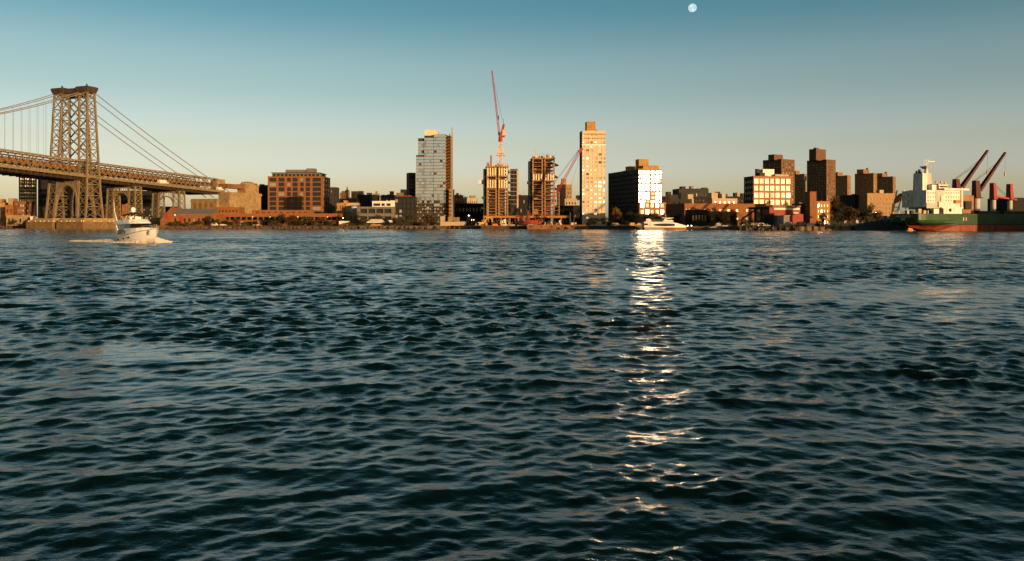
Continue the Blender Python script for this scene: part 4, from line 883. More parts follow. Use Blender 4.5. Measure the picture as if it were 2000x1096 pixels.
def barge(px0, px1, D, label, zt=2.6, k='wood_dark'):
    x0, x1 = X(px0, D), X(px1, D); r = thing('barge', label, 'barge', (x0, D-9, 0)); wd = x1-x0
    b = MB(); b.prism([(0, zt), (.8, -.8), (wd-.8, -.8), (wd, zt)], 0, 8.5, k); b.build('hull', r)
    b = MB(); b.box(-.1, wd+.1, -.15, .15, zt-.1, zt+.25, 'rail_brown'); b.build('rubbing_rail', r)
    n = max(2, int(wd/6))
    for i in range(n):
        q = MB(); q.cyl((0, -.35, .5), (0, -.05, .5), .5, .5, 'tyre', 10); o = q.build('tyre_fender', r) if i == 0 else link('tyre_fender', td_, r); td_ = o.data; o.location = (3+i*(wd-5)/max(1, n-1), 0, zt-1.6)
    return r
barge(1028, 1142, 552, 'long brown work barge moored below the building site', 2.7, 'rail_brown')
barge(940, 1020, 566, 'dark flat barge moored below the left concrete tower', 2.2)
for i, (px, yt, lab) in enumerate(((1113.5, 415, 'thick dark mooring pile at the right end of the work barge'), (1121, 421, 'thin dark mooring pile right of the thick one'), (1030, 411, 'dark mooring pile left of the red excavator'))):
    D = 548; o = MB().cyl((0, 0, -2), (0, 0, Z(yt, D)), .55-.2*(i == 1), .5-.2*(i == 1), 'wood_dark', 8).build('mooring_pile'); o.location = (X(px, D), D-.5, 0); tag(o, lab, 'pile', 'mooring piles')
def stack(name, label, cat, px0, px1, ytop, D, k, parts=1, dep=3, yb=None, group=None):
    """a low box-shaped thing with a lid or roof piece, ribs and doors"""
    x0, x1 = X(px0, D), X(px1, D); zb_ = GZ if yb is None else Z(yb, D); h = Z(ytop, D)-zb_; wd = x1-x0
    r = thing(name, label, cat, (x0, D, zb_), 0, group)
    b = MB(); b.box(0, wd, 0, dep, 0, h*.93, k)
    n = max(2, int(wd/1.2))
    for i in range(n): xx = wd*(i+.5)/n; b.box(xx-.12, xx+.12, -.08, -.002, .1, h*.9, k)
    b.build('body', r); b = MB(); b.box(-.12, wd+.12, -.15, dep+.12, h*.93, h, 'roof' if k in ('cream', 'formwork', 'ply') else k); b.build('lid', r)
    return r
stack('barrier_wall', 'left of two long tan timber hoardings on the shore', 'hoarding', 849, 880, 441.3, 584, 'ply', dep=.6)
stack('barrier_wall', 'right of two long tan timber hoardings on the shore', 'hoarding', 882.5, 928, 441.6, 584, 'ply', dep=.6)
stack('site_trailer', 'long white site trailer below the hoist mast', 'trailer', 860, 910, 432.5, 600, 'cream', dep=3)
stack('site_cabin', 'small tan site cabin standing above the white trailer', 'cabin', 875, 897, 424.5, 612, 'stone', dep=4)
stack('site_cabin', 'boxy cream cabin left of the tan site cabin', 'cabin', 860, 869, 421.5, 614, 'cream', dep=4)
stack('shipping_container', 'white container below the taller concrete tower', 'container', 1031, 1048, 438, 575, 'cream', dep=2.5)
stack('shipping_container', 'grey container right of the excavator boom', 'container', 962, 972, 437.5, 585, 'orange_paint', dep=2.5)
stack('shipping_container', 'small white container at the right end of the podium', 'container', 1116, 1126, 434.5, 570, 'white', dep=2.5)

# ================================================================ cargo ship
def cargo_ship():
    D0 = 418.0; X0 = X(1772, D0); hd = R(22); hx, hy = math.cos(hd), math.sin(hd)      # heading from +X
    r = thing('cargo_ship', 'green-hulled cargo ship with white deckhouse and red cranes', 'ship', (X0, D0, 0), hd)
    # local: x forward, y to port, z up
    def S(px, t):
        kk = (px-1000)/F; return (kk*(D0+t*hx)-X0+t*hy)/(hx-kk*hy)
    def dep(s, t): return D0+s*hy+t*hx
    def P(px, py, t):
        s = S(px, t); return Vector((s, t, Z(py, dep(s, t))))
    B = 9.6; LN = 150; zd = 8.8
    st = [(-2.6, .86, 5.2), (-2.2, .93, 3.2), (-1.0, .97, 2.6), (2, 1.0, 1.5), (7, 1, .4), (14, 1, -1.0), (24, 1, -3), (115, 1, -3), (130, .8, -3), (140, .5, -3), (148, .12, -2)]
    def prof(x, f, zk):
        # half section from keel to deck: (y, z); quarter well rounded under the counter
        w_ = B*f
        if x < 24:
            u_ = max(0, min(1, (x+2.6)/26)); wl = w_*(.18+.82*u_)
            pts = [(0.3, zk), (wl*.6, zk+.15), (wl*.95, zk+.9+.4*(1-u_)), (w_*(.72+.28*u_), max(zk+1.5, 3.2)), (w_*(.93+.07*u_), 4.4), (w_, 5.6), (w_, zd)]
        else: pts = [(0.3, zk), (w_*.6, zk), (w_*.97, zk+.6), (w_, 2.9), (w_, 4.4), (w_, 5.6), (w_, zd)]
        return pts
    rings = []
    for x, f, zk in st:
        p = prof(x, f, zk); rings.append([(x, -y, z) for y, z in p])
    rp_ = [[(x, -y, z) for x, y, z in rg] for rg in rings]
    def split(z0, z1, k, name, rgs):
        b = MB()
        def clip(poly):
            for sgn, zc in ((1, z0), (-1, z1)):
                out = []
                for a, c in zip(poly, poly[1:]+poly[:1]):
                    da, dc = sgn*(a[2]-zc), sgn*(c[2]-zc)
                    if da >= 0: out.append(a)
                    if (da > 0 > dc) or (da < 0 < dc):
                        t = da/(da-dc); out.append(tuple(a[i]+(c[i]-a[i])*t for i in range(3)))
                poly = out
                if len(poly) < 3: return []
            return poly
        for rg in rgs:
            for a, c in zip(rg, rg[1:]):
                for i in range(len(a)-1):
                    q = clip([a[i], c[i], c[i+1], a[i+1]])
                    if q: b.face(q, k)
        # transom
        tr = rings[0][::-1]+[(x, -y, z) for x, y, z in rings[0]]
        q = clip([tuple(p) for p in tr])
        if q: b.face(q, k)
        return b
    gr = split(3.7, 99, 'ship_green', 'green', (rings, rp_)); hull = gr.build('green_topsides', r)
    bd = split(2.9, 3.7, 'ship_band', 'band', (rings, rp_)); bd.build('boot_stripe', hull)
    rd = split(-9, 2.9, 'ship_red', 'red', (rings, rp_)); rd.build('red_underbody', hull)
    b = MB()
    for (x0, f0, _), (x1, f1, _) in zip(st, st[1:]): b.face([(x0, -B*f0+.1, zd-.5), (x1, -B*f1+.1, zd-.5), (x1, B*f1-.1, zd-.5), (x0, B*f0-.1, zd-.5)], 'charcoal')
    b.build('deck', r)
    b = MB(); b.box(1.8, 4.8, -.25, .25, -2.5, 1.6, 'orange_paint'); b.box(3.6, 4.6, -.2, .2, 1.6, 2.4, 'orange_paint'); o = b.build('rudder', r); o.location.x = -1.2
    # lettering on the transom
    def text(body, size, z, nm, x=-2.66):
        cu = bpy.data.curves.new(nm, 'FONT'); cu.body = body; cu.size = size; cu.align_x = 'CENTER'; cu.offset = .03; cu.space_character = 1.1; cu.extrude = .02
        tmp = bpy.data.objects.new('tmp', cu); COL.objects.link(tmp); dg = bpy.context.evaluated_depsgraph_get(); dg.update()
        me = bpy.data.meshes.new_from_object(tmp.evaluated_get(dg)); bpy.data.objects.remove(tmp); me.materials.clear(); me.materials.append(M['white'])
        o = link('lettering', me, hull); o.matrix_local = Matrix(((0, 0, -1, x), (-1, 0, 0, 0), (0, 1, 0, z), (0, 0, 0, 1))); return o
    text('ARKLOW SPRAY', 1.15, 7.2, 'name'); text('ARKLOW', .72, 6.25, 'port'); text('IRELAND', .62, 5.45, 'flag')
    for px in (1882, 1887):
        b = MB(); s = S(px, -B); b.box(s-.2, s+.2, -B-.05, -B-.01, 5.2, 7.0, 'white'); b.build('draught_mark', hull)
    # deckhouse: boxes given by photo columns on their starboard or aft face
    def hb(nm, px0, px1, ya, yb_, t0, t1, k, parent=r, tref=None):
        tr = t0 if tref is None else tref
        s0, s1 = S(px0, tr), S(px1, tr); zc = dep((s0+s1)/2, tr); b = MB(); b.box(s0, s1, t0, t1, Z(yb_, zc), Z(ya, zc), k); return b.build(nm, parent)
    # funnel block shows its aft face: width across the ship
    s_f = 13.0
    def tof(px, s):                               # athwartship position seen at column px at station s
        kk = (px-1000)/F; return (kk*(D0+s*hy)-X0-s*hx)/(-hy-kk*hx)
    def aft(nm, px0, px1, ya, yb_, s0, ln, k, parent=r, taper=0):
        ta, tb = tof(px0, s0), tof(px1, s0); d = dep(s0, (ta+tb)/2); z0, z1 = Z(yb_, d), Z(ya, d); b = MB(); c = taper
        b.hexa([(s0, tb, z0), (s0+ln, tb, z0), (s0+ln, ta, z0), (s0, ta, z0), (s0, tb-c*(tb-ta), z1), (s0+ln*.9, tb-c*(tb-ta), z1), (s0+ln*.9, ta+c*(tb-ta), z1), (s0, ta+c*(tb-ta), z1)], k); return b.build(nm, parent)
    fun = aft('funnel', 1783, 1802.5, 338.5, 371.8, 12, 7, 'ship_grey', taper=.06)
    aft('funnel_casing', 1774.5, 1807.5, 371.2, 409, 11.6, 11, 'ship_grey')
    for p0, p1 in ((1786.5, 1791.2), (1794, 1798.6)): aft('funnel_vent', p0, p1, 353.5, 360.5, 11.95, .12, 'dark', fun)
    aft('casing_port', 1796, 1798, 384, 387, 11.5, .1, 'dark')
    for px, yt, rr in ((1790, 334, .55), (1795.5, 331, .7), (1799, 335, .35)):
        t = tof(px, 14.5); d = dep(14.5, t); b = MB(); b.cyl((14.5, t, Z(340, d)), (14.5, t, Z(yt, d)), rr, rr*.9, 'charcoal', 8); b.build('exhaust_pipe', fun)
    t = -2.5
    hb('mast_house', 1802, 1811.5, 338.5, 372, -3.5, 1.5, 'ship_white'); 
    t = -2; p0, p1 = P(1809, 340, t), P(1810, 328, t)
    b = MB(); b.cyl((p0.x, t, p0.z), (p0.x, t, P(1809, 326.5, t).z), 1.0, .8, 'ship_white', 10); ms = b.build('signal_mast', r)
    zt = P(1809, 327, t).z; x = p0.x
    b = MB(); b.hexa([(x-1.2, t-1.2, zt-.8), (x+1.2, t-1.2, zt-.8), (x+1.2, t+1.2, zt-.8), (x-1.2, t+1.2, zt-.8), (x-2.4, t-2.2, zt+.5), (x+2.4, t-2.2, zt+.5), (x+2.4, t+2.2, zt+.5), (x-2.4, t+2.2, zt+.5)], 'ship_grey'); b.build('mast_platform', ms)
    b = MB(); b.cyl((x, t, zt+.5), (x, t, zt+4.3), .16, .1, 'ship_white', 6); b.build('mast_pole', ms)
    for dz, ln in ((1.2, 3.4), (2.2, 2.6), (3.1, 3.4)):
        b = MB(); b.bar((x-ln/2*hx, t-ln/2*-hy, zt+.5+dz), (x+ln/2*hx, t+ln/2*-hy, zt+.5+dz), .13, 'ship_white'); b.build('yard', ms)
    b = MB(); b.bar((x+.6, t-.6, zt+3.0), (x+4.0, t-1.6, zt+3.0), .3, 'ship_white', .35); b.build('radar_scanner', ms)
    b = MB(); b.bar((x-2.4, t-.2, zt+.6), (x-2.4, t-.2, zt+2.0), .12, 'ship_white'); b.build('antenna', ms)
    acc = hb('accommodation', 1809, 1880, 372, 405, -8.4, 6.5, 'ship_white'); 
    hb('accommodation_recess_shade', 1828, 1843, 372.5, 396, -8.6, -8.42, 'ship_grey')  # flat grey sheets on the wall face stand in for shaded recesses
    hb('lower_deck_recess_shade', 1810, 1838, 396.5, 407, -8.62, -8.42, 'ship_grey')
    hb('bridge_wing', 1845, 1893, 368, 371.8, -9.3, 8, 'ship_white')
    wh = hb('wheelhouse', 1834, 1851, 361, 368, -6, 6, 'ship_white'); hb('wheelhouse_windows', 1835, 1850.5, 363.3, 366, -6.05, -6.01, 'dark', wh, -6.03)
    hb('chart_house', 1820.5, 1829, 361, 372, -6, 0, 'ship_white'); hb('awning', 1832, 1854, 359.6, 361, -6.6, 5, 'ship_grey')
    for px, yt in ((1828.5, 355), (1838, 355), (1846, 357)):
        q = P(px, yt, -5.5); b = MB(); b.cyl((q.x, -5.5, P(px, 361, -5.5).z), (q.x, -5.5, q.z-.5), .12, .12, 'ship_white', 5); b.dome((q.x, -5.5, q.z-.2), .55, 'ship_white', full=True); b.build('satellite_dome', r)
    for i, px in enumerate(range(1812, 1878, 5)):
        for yy in (377, 385, 392):
            if 1827 < px < 1844: continue
            q = MB(); a = P(px, yy, -8.4); q.box(a.x, a.x+.5, -8.46, -8.41, a.z-.3, a.z+.35, 'dark'); q.build('porthole', acc)
    hb('stair_block', 1838, 1846, 382, 405, -9.0, -8.42, 'ship_white'); hb('store_block', 1834, 1858, 394, 405, -9.3, -8.43, 'ship_white')
    dh = hb('poop_house', 1843, 1879, 407, 418.5, -9.45, 4, 'ship_white'); hb('poop_house_roof', 1840, 1882, 405, 407, -9.7, 5, 'ship_white', dh); hb('door', 1853.5, 1858.5, 407.5, 413.5, -9.5, -9.46, 'dark', dh)
    hb('deck_box', 1824, 1834, 408, 418, -9.3, -6.5, 'ship_white'); hb('deck_box', 1794, 1800, 408, 416, -8, -6, 'cream')
    for i, px in enumerate((1772, 1780, 1804, 1812, 1818)):
        hb('mooring_winch', px, px+5, 411, 418, -7-(i % 3), -5.5-(i % 3), ('grey_metal', 'charcoal', 'cream')[i % 3])
    # davits in the lee of the house
    hb('davit', 1878, 1881, 372, 405, -9.0, -8.2, 'ship_white'); hb('rescue_boat', 1867, 1876, 391, 397, -9.6, -8.6, 'orange_paint')
    hb('winch_deck', 1880, 1902, 382, 417, -6.5, 5, 'concrete'); hb('winch_drum', 1886, 1898, 393, 409, -7.6, -6.55, 'charcoal')
    # free-fall lifeboat on its ramp over the stern
    s0 = 2.0
    def Q(px, py, s): t = tof(px, s); return Vector((s, t, Z(py, dep(s, t))))
    lb = MB(); a, c = Q(1746, 397, 1.0), Q(1763, 379, 5.5); ax = (c-a).normalized(); u1 = ax.cross(Vector((0, 0, 1))).normalized(); u2 = u1.cross(ax)
    rg = []
    for t, rr in ((0, .15), (.08, .7), (.25, 1.25), (.55, 1.4), (.85, 1.25), (.97, .8), (1, .2)):
        m_ = a.lerp(c, t); rg.append([m_+u1*math.cos(q)*rr+u2*math.sin(q)*rr*1.05 for q in np.linspace(0, 2*PI, 10, endpoint=False)])
    lb.loft(rg, 'orange_paint', closed=True, cap0=True, cap1=True); lo = lb.build('free_fall_lifeboat', r, True)
    b = MB(); rl = MB()
    for (pa, pb) in (((1743, 418), (1752, 372)), ((1752, 412), (1767, 371))):
        for s in (0.2,): b.bar(Q(*pa, s), Q(*pb, s+3), .55, 'ship_white')
    for (pa, pb) in (((1741.5, 419), (1744, 397)), ((1755, 419), (1757, 398)), ((1769, 409), (1769, 378)), ((1743, 405), (1756, 405)), ((1743, 412), (1756, 412)), ((1765, 378), (1775, 378)), ((1762, 391), (1775, 391)), ((1767, 380), (1775, 391))): b.bar(Q(*pa, 1), Q(*pb, 1.5), .42, 'ship_white')
    b.build('lifeboat_ramp', r)
    b = MB()
    for i in range(14):
        t = -8+i*1.2; b.cyl((-2, t, zd), (-2, t, zd+1.1), .06, .06, 'ship_grey', 4)
    b.bar((-2, -8, zd+1.1), (-2, 8, zd+1.1), .08, 'ship_grey'); b.bar((-2, -8, zd+.6), (-2, 8, zd+.6), .06, 'ship_grey'); b.build('stern_railing', r)
    # hatch coamings
    for i in range(5):
        b = MB(); b.box(42+i*19, 58+i*19, -7, 7, zd-.4, zd+1.6, 'charcoal'); b.build('hatch_cover', r)
    # cranes
    def crane(pxc, yp, yt, ped, w_, jib=None, t=0.0, low=False, k='crane_red'):
        s = S(pxc, t); d = dep(s, t); b = MB(); rr = ped
        b.cyl((s, t, zd-.5), (s, t, Z(yp, d)), rr, rr, 'ship_grey', 14); pc = b.build('crane_pedestal', r)
        b = MB(); b.cyl((s, t, Z(yp, d)-.4), (s, t, Z(yp, d)), rr*1.7, rr*1.7, 'charcoal', 14); b.build('crane_platform', pc)
        z0, z1 = Z(yp, d), Z(yt, d)
        b = MB(); b.hexa([(s-w_, t-1.5, z0), (s+w_, t-1.5, z0), (s+w_, t+1.5, z0), (s-w_, t+1.5, z0), (s-w_, t-1.2, z1), (s+w_*.55, t-1.2, z1), (s+w_*.55, t+1.2, z1), (s-w_, t+1.2, z1)], k); tw_ = b.build('crane_house', pc)
        if jib:
            a, c = P(*jib[0], t), P(*jib[1], t); b = MB()
            if not low: 
                d_ = (c-a).normalized(); n_ = d_.cross(Vector((0, 1, 0))).normalized()
                for yy in (-.9, .9):
                    o_ = Vector((0, yy, 0)); b.hexa([a+o_-n_*.75-Vector((0, .25, 0)), a+o_+n_*.75-Vector((0, .25, 0)), a+o_+n_*.75+Vector((0, .25, 0)), a+o_-n_*.75+Vector((0, .25, 0)), c+o_*.4-n_*.45-Vector((0, .2, 0)), c+o_*.4+n_*.45-Vector((0, .2, 0)), c+o_*.4+n_*.45+Vector((0, .2, 0)), c+o_*.4-n_*.45+Vector((0, .2, 0))], k)
                for q in (.15, .3, .45, .6, .75, .9): m_ = a.lerp(c, q); b.bar(m_-Vector((0, .8, 0)), m_+Vector((0, .8, 0)), .5, k)
            else: b.bar(a, c, 1.6, k, 1.0)
            jb = b.build('crane_jib', pc)
            b = MB(); top = Vector((s-w_*.7, t, z1))
            for yy in (-.6, .6):
                b.cyl(top+Vector((0, yy, 0)), a.lerp(c, .78)+Vector((0, yy*.6, 0)), .06, .06, 'steel_cap', 4); b.cyl(top+Vector((0, yy, -.2)), a.lerp(c, .62)+Vector((0, yy*.6, 0)), .06, .06, 'steel_cap', 4)
            b.build('luffing_wire', pc)
            if not low:
                b = MB(); hk = c+Vector((-.3, 0, -11)); b.cyl(c, hk, .05, .05, 'steel_cap', 4); b.box(hk.x-.25, hk.x+.25, t-.25, t+.25, hk.z-1.8, hk.z+.6, 'yellow_paint'); b.build('hook_line', pc)
    crane(1868, 369, 350, 1.3, 1.5, ((1878, 366), (1929, 294)), k='crane_red_shade')
    crane(1907, 386, 353, 1.8, 1.8, ((1913, 372), (1963.5, 298)), k='crane_red_shade')
    crane(1940, 389, 357.5, 1.3, 1.25, ((1944, 384), (1984, 390.5)), low=True)
    crane(1972.5, 390, 359.5, 1.25, 1.25, None)
    return r
cargo_ship()
bld('shade_block', 'tall pier warehouse just outside the picture, shading the forward hull', 2365, 2900, 376, 352, 25, 20, 'brick_dark', front=W(14, 4, fw=.5, fh=.5, seed=99, stuff=1), zb=-1)  # unseen block added only to cast shade on the ship's forward hull
def tarp_barge():
    D = 470; x0, x1 = X(1648, D), X(1748, D); r = thing('covered_barge', 'dark grey covered barge moored left of the cargo ship stern', 'barge', (x0, D-14, 0)); wd = x1-x0
    b = MB(); b.prism([(0, 2.2), (1, -.8), (wd, -.8), (wd, 4.4), (wd*.45, 3.9)], 0, 12, 'tarp'); b.build('hull', r)
    rg = [[(wd*t, y, 2.2+1.9*t+(2.6*math.sin(min(1, t*1.4)*PI/2))*max(0, math.sin(PI*(y-.2)/11.6))) for y in np.linspace(.2, 11.8, 9)] for t in np.linspace(.02, 1, 9)]
    b = MB(); b.loft(rg, 'tarp'); b.build('tarpaulin', r)
    b = MB(); b.box(wd*.62, wd*.68, 3, 5, 4, 8.2, 'slate'); b.box(wd*.74, wd*.77, 3, 5, 4, 8, 'slate'); b.build('deck_hut', r)
tarp_barge()
# ================================================================ ferry and moored sister
def ferry(px_st, px_bow, D, label, k, mirror=False, name='ferry'):
    x0 = X(px_st, D); ln = X(px_bow, D)-x0; r = thing(name, label, 'ferry', (x0, D, 0)); s = abs(ln)/26.0
    r.scale = (s*(1 if ln > 0 else -1), s, s)
    B = 4.2
    def plan(x): return B*min(1, ((26.2-x)/7.5)**.6 if x > 18.7 else 1)
    # lower hull
    stn = [0, 4, 10, 16, 19, 22, 24, 25.4, 26]
    b = MB(); rg = [[(x, -plan(x)*.9, -.6), (x+.15, -plan(x), 1.5), (x+.15, plan(x), 1.5), (x, plan(x)*.9, -.6)] for x in stn]
    b.loft(rg, 'rail_brown', cap0=True, cap1=True); hull = b.build('lower_hull', r)
    b = MB(); b.box(.3, 12, -B-.05, -B+.02, .35, .7, k); b.build('rubbing_strake', hull)
    # upper hull: swept profile
    top = lambda x: 5.0 if x < 15.5 else 5.0-(x-15.5)**1.25*.135
    rg = [[(x, -plan(x), 1.5), (x, -plan(x), min(2.5, top(x))), (x, -plan(x)*.96, top(x)-.25), (x, -plan(x)*.8, top(x)), (x, plan(x)*.8, top(x)), (x, plan(x)*.96, top(x)-.25), (x, plan(x), 1.5)] for x in [0, 2, 4, 8, 12, 15.5, 18, 20, 22, 23.5, 24.8, 25.7, 26]]
    b = MB(); b.loft(rg, k, cap0=True, cap1=True); cab = b.build('cabin', r)
    # lens-shaped window band set on the side
    for sy in (-1, 1):
        n = 20; b = MB(); up, lo = [], []
        for i in range(n+1):
            t = i/n; x = 5.2+t*14.8; hh = .95*math.sin(PI*t)**.55; y = sy*(plan(x)+.03); up.append((x, y*.985, 3.1+hh*.85)); lo.append((x, y, 3.0-hh*.85))
        b.loft([lo, up], 'glass'); b.build('window_band', cab)
        b = MB(); b.cyl((3.4, sy*(B+.0), 3.1), (3.4, sy*(B+.04), 3.1), .75, .75, 'slate', 14); b.cyl((3.4, sy*(B+.03), 3.1), (3.4, sy*(B+.07), 3.1), .5, .5, k, 14); b.build('emblem', cab)
        b = MB(); b.box(-.05, 2.2, sy*(B+.02)-.03, sy*(B+.02)+.03, 2.8, 3.9, 'dark'); b.build('boarding_opening', cab)
    b = MB(); b.prism([(11.6, 5.0), (18.0, 5.0), (17.2, 6.2), (16.6, 7.0), (13.8, 7.1), (12.4, 6.2)], -1.8, 1.8, k); wh = b.build('wheelhouse', r)
    b = MB(); b.prism([(14.0, 5.9), (17.4, 5.9), (17.0, 6.6), (14.0, 6.6)], -1.84, 1.84, 'glass'); b.build('wheelhouse_windows', wh)
    b = MB(); b.box(11, 18, -2.1, 2.1, 7.1, 7.35, k); b.build('wheelhouse_roof', wh)
    b = MB(); b.cyl((13.6, 0, 7.3), (13.6, 0, 9.4), .1, .06, k, 6); b.bar((12.9, 0, 8.4), (14.3, 0, 8.4), .1, k); b.build('mast', wh)
    b = MB(); b.prism([(2.0, 5.0), (4.6, 5.0), (4.2, 6.1), (3.0, 6.9), (2.4, 6.6)], -3.4, -2.4, k); b.prism([(2.0, 5.0), (4.6, 5.0), (4.2, 6.1), (3.0, 6.9), (2.4, 6.6)], 2.4, 3.4, k); b.build('funnel_fin', r)
    b = MB()
    for i in range(9):
        for y in (-3.2, 3.2): b.cyl((5+i*.75, y, 5), (5+i*.75, y, 6), .03, .03, 'grey_metal', 4)
    for y in (-3.2, 3.2): b.bar((5, y, 6), (11.2, y, 6), .06, 'grey_metal')
    b.build('deck_railing', r)
    return r
ferry(1256, 1340.5, 486, 'white ferry with lens-shaped dark window band in front of the bright slab', 'white')
ferry(1428, 1383, 505, 'white boat coloured grey for shade, moored right of the white ferry', 'ship_grey', name='passenger_boat')['category'] = 'boat'  # white boat; its shade is put into the grey hull colour
# ================================================================ motor yacht with its wake
YD = 166.0; YX = X(273, YD); YH = R(-43)
def yacht():
    r = thing('motor_yacht', 'white motor yacht with dark windscreen and flybridge heading right', 'yacht', (YX, YD, -.12), YH); r.rotation_euler = (0, R(-2.5), YH); r.scale = (1.15, 1.15, 1.12)
    B = 2.35; L_ = 6.6
    st = [(-6.2, .90, .25, 1.35), (-4, .97, .15, 1.45), (-1.5, 1.0, .1, 1.62), (1, .98, .12, 1.85), (3, .86, .2, 2.08), (4.6, .62, .36, 2.28), (5.8, .34, .62, 2.42), (6.5, .14, .95, 2.5), (6.9, .02, 1.35, 2.55)]
    def sec(x, f, zc, zs, sy):
        yd_, yc = B*f, B*f*(.90 if x < 1 else .90-.09*(x-1)); return [(x-(.25 if x > 5 else 0), 0, zc-.55), (x-.1, sy*yc*.8, zc), (x, sy*yc, zc+.22), (x+.05, sy*(yc*.55+yd_*.45), zc+(zs-zc)*.5), (x+.12, sy*yd_, zs-.12), (x+.12, sy*yd_, zs)]
    b = MB()
    for sy in (-1, 1): b.loft([sec(*s, sy) for s in st], 'gel')
    t = sec(*st[0], -1)+sec(*st[0], 1)[::-1]; b.face(t, 'gel'); hull = b.build('hull', r, True)
    b = MB(); b.loft([[(x+.12, -B*f+.06, zs-.05), (x+.12, 0, zs+.03), (x+.12, B*f-.06, zs-.05)] for x, f, zc, zs in st], 'gel'); b.build('deck', r, True)
    b = MB()
    for sy in (-1, 1): b.loft([[(x+.1, sy*(B*f+.03), zs-.22), (x+.1, sy*(B*f+.05), zs-.14), (x+.1, sy*(B*f+.03), zs-.08)] for x, f, zc, zs in st], 'grey_metal')
    b.build('rub_rail', hull)
    for x in (-3.6, -1.2, .9):
        b = MB(); y = -B*.985-.0; b.cyl((x, y+.2, 1.05+.05*x), (x, y-.03, 1.05+.05*x), .16, .16, 'dark', 10); b.build('porthole', hull)
    b = MB(); b.box(5.6, 6.3, -1.02, -.74, 1.75, 2.15, 'grey_metal'); b.bar((5.9, -1.05, 1.9), (6.2, -.95, 1.35), .12, 'grey_metal'); b.build('anchor', hull)
    # saloon: raked sides, big side windows, wrap windscreen
    def band(z0, z1, pl0, pl1, k):               # plan outlines (x, half width) low and high
        q = MB(); lo = [(x, -y, z0) for x, y in pl0]+[(x, y, z0) for x, y in pl0[::-1]]; hi = [(x, -y, z1) for x, y in pl1]+[(x, y, z1) for x, y in pl1[::-1]]
        q.loft([lo, hi], k, closed=True, cap1=True); return q
    base = [(-5.2, 1.75), (-2, 1.9), (1.0, 1.85), (2.8, 1.55), (4.2, .95), (4.8, .3)]
    mid = [(-5.2, 1.72), (-2, 1.86), (.6, 1.8), (2.0, 1.5), (3.1, .9), (3.5, .3)]
    top = [(-5.0, 1.66), (-2, 1.75), (.0, 1.68), (1.0, 1.35), (1.75, .8), (2.0, .25)]
    cb = band(1.6, 2.75, base, mid, 'gel').build('coachroof', r)
    ws = band(2.752, 3.55, mid, top, 'glass').build('windscreen', r)
    sw_ = MB(); sw_.loft([[(-4.9, -1.92, 1.75), (-3.6, -1.95, 1.75), (-2.2, -1.97, 1.78), (-1.2, -1.97, 1.95)], [(-4.6, -1.9, 2.55), (-3.6, -1.93, 2.72), (-2.2, -1.94, 2.66), (-1.2, -1.95, 2.2)]], 'glass'); sw_.build('side_window', cb)
    o1 = [(-6.0, 1.8), (-2, 1.95), (.3, 1.86), (1.4, 1.5), (2.25, .9), (2.5, .3)]
    o2 = [(-6.4, 1.9), (-2, 2.02), (.2, 1.9), (1.2, 1.5), (1.9, .9), (2.1, .3)]
    fb = band(3.552, 3.7, o1, o1, 'gel').build('flybridge_floor', r)
    o3 = [(-6.0, 1.75), (-2, 1.85), (-.3, 1.72), (.5, 1.3), (1.0, .8), (1.15, .25)]
    band(3.702, 4.35, o2, o3, 'gel').build('flybridge_coaming', fb)
    pl = MB()
    for sy in (-1, 1): pl.hexa([(-5.4, sy*1.8-.06, 1.6), (-4.4, sy*1.8-.06, 1.6), (-4.4, sy*1.8+.06, 1.6), (-5.4, sy*1.8+.06, 1.6), (-6.0, sy*1.85-.06, 3.55), (-5.3, sy*1.85-.06, 3.55), (-5.3, sy*1.85+.06, 3.55), (-6.0, sy*1.85+.06, 3.55)], 'gel')
    pl.build('cockpit_pillar', r)
    # bimini: dark arched top with tan lining on hoops
    arc = lambda y, z: (z+.55*math.cos(y/1.7*PI/2))
    tp = [[(x, y, arc(y, 5.15)) for y in np.linspace(-1.7, 1.7, 9)] for x in (-3.6, -2.2, -.8, .5)]; tp[-1] = [(x, y, z-.28) for x, y, z in tp[-1]]
    b = MB(); b.loft(tp, 'canvas_dark'); bm = b.build('bimini_top', r)
    b = MB(); b.loft([[(x, y, z-.07) for x, y, z in q][::-1] for q in tp], 'canvas_tan'); b.build('bimini_lining', bm)
    for x0, x1 in ((-2.2, -3.5), (-1.6, .4), (-2.0, -1.0)):
        for sy in (-1, 1):
            b = MB(); b.cyl((x0, sy*1.72, 4.3), (x1, sy*1.7, 5.12), .045, .045, 'gel', 6); b.build('bimini_hoop', bm)
    b = MB(); b.cyl((-3.3, .3, 4.2), (-3.3, .3, 5.95), .09, .09, 'gel', 6); b.cyl((-3.3, .3, 5.9), (-3.3, .3, 5.98), .55, .55, 'gel', 12); b.dome((-3.3, .3, 6.35), .42, 'gel', 1.1, 12, 5, True); b.build('radar_dome', r, True)
    for sy in (-1,):
        b = MB(); b.hexa([(-6.1, sy*1.7-.08, 3.9), (-5.1, sy*1.7-.08, 3.9), (-5.1, sy*1.7+.08, 3.9), (-6.1, sy*1.7+.08, 3.9), (-6.5, sy*1.7-.03, 6.0), (-6.25, sy*1.7-.03, 6.0), (-6.25, sy*1.7+.03, 6.0), (-6.5, sy*1.7+.03, 6.0)], 'gel'); b.cyl((-6.4, sy*1.7, 5.9), (-6.7, sy*1.7, 8.2), .05, .02, 'gel', 6); b.build('antenna_fin', r)
    b = MB(); b.prism([(-1.2, 4.3), (-.3, 4.3), (-.5, 4.85), (-1.0, 4.85)], -.5, .5, 'gel'); b.build('helm_console', r)
    for x, y in ((-2.2, -.5), (-2.2, .5)):
        b = MB(); b.box(x, x+.5, y-.25, y+.25, 3.7, 4.5, 'gel'); b.box(x-.1, x, y-.25, y+.25, 4.3, 5.0, 'gel'); b.build('helm_seat', r)
    b = MB()
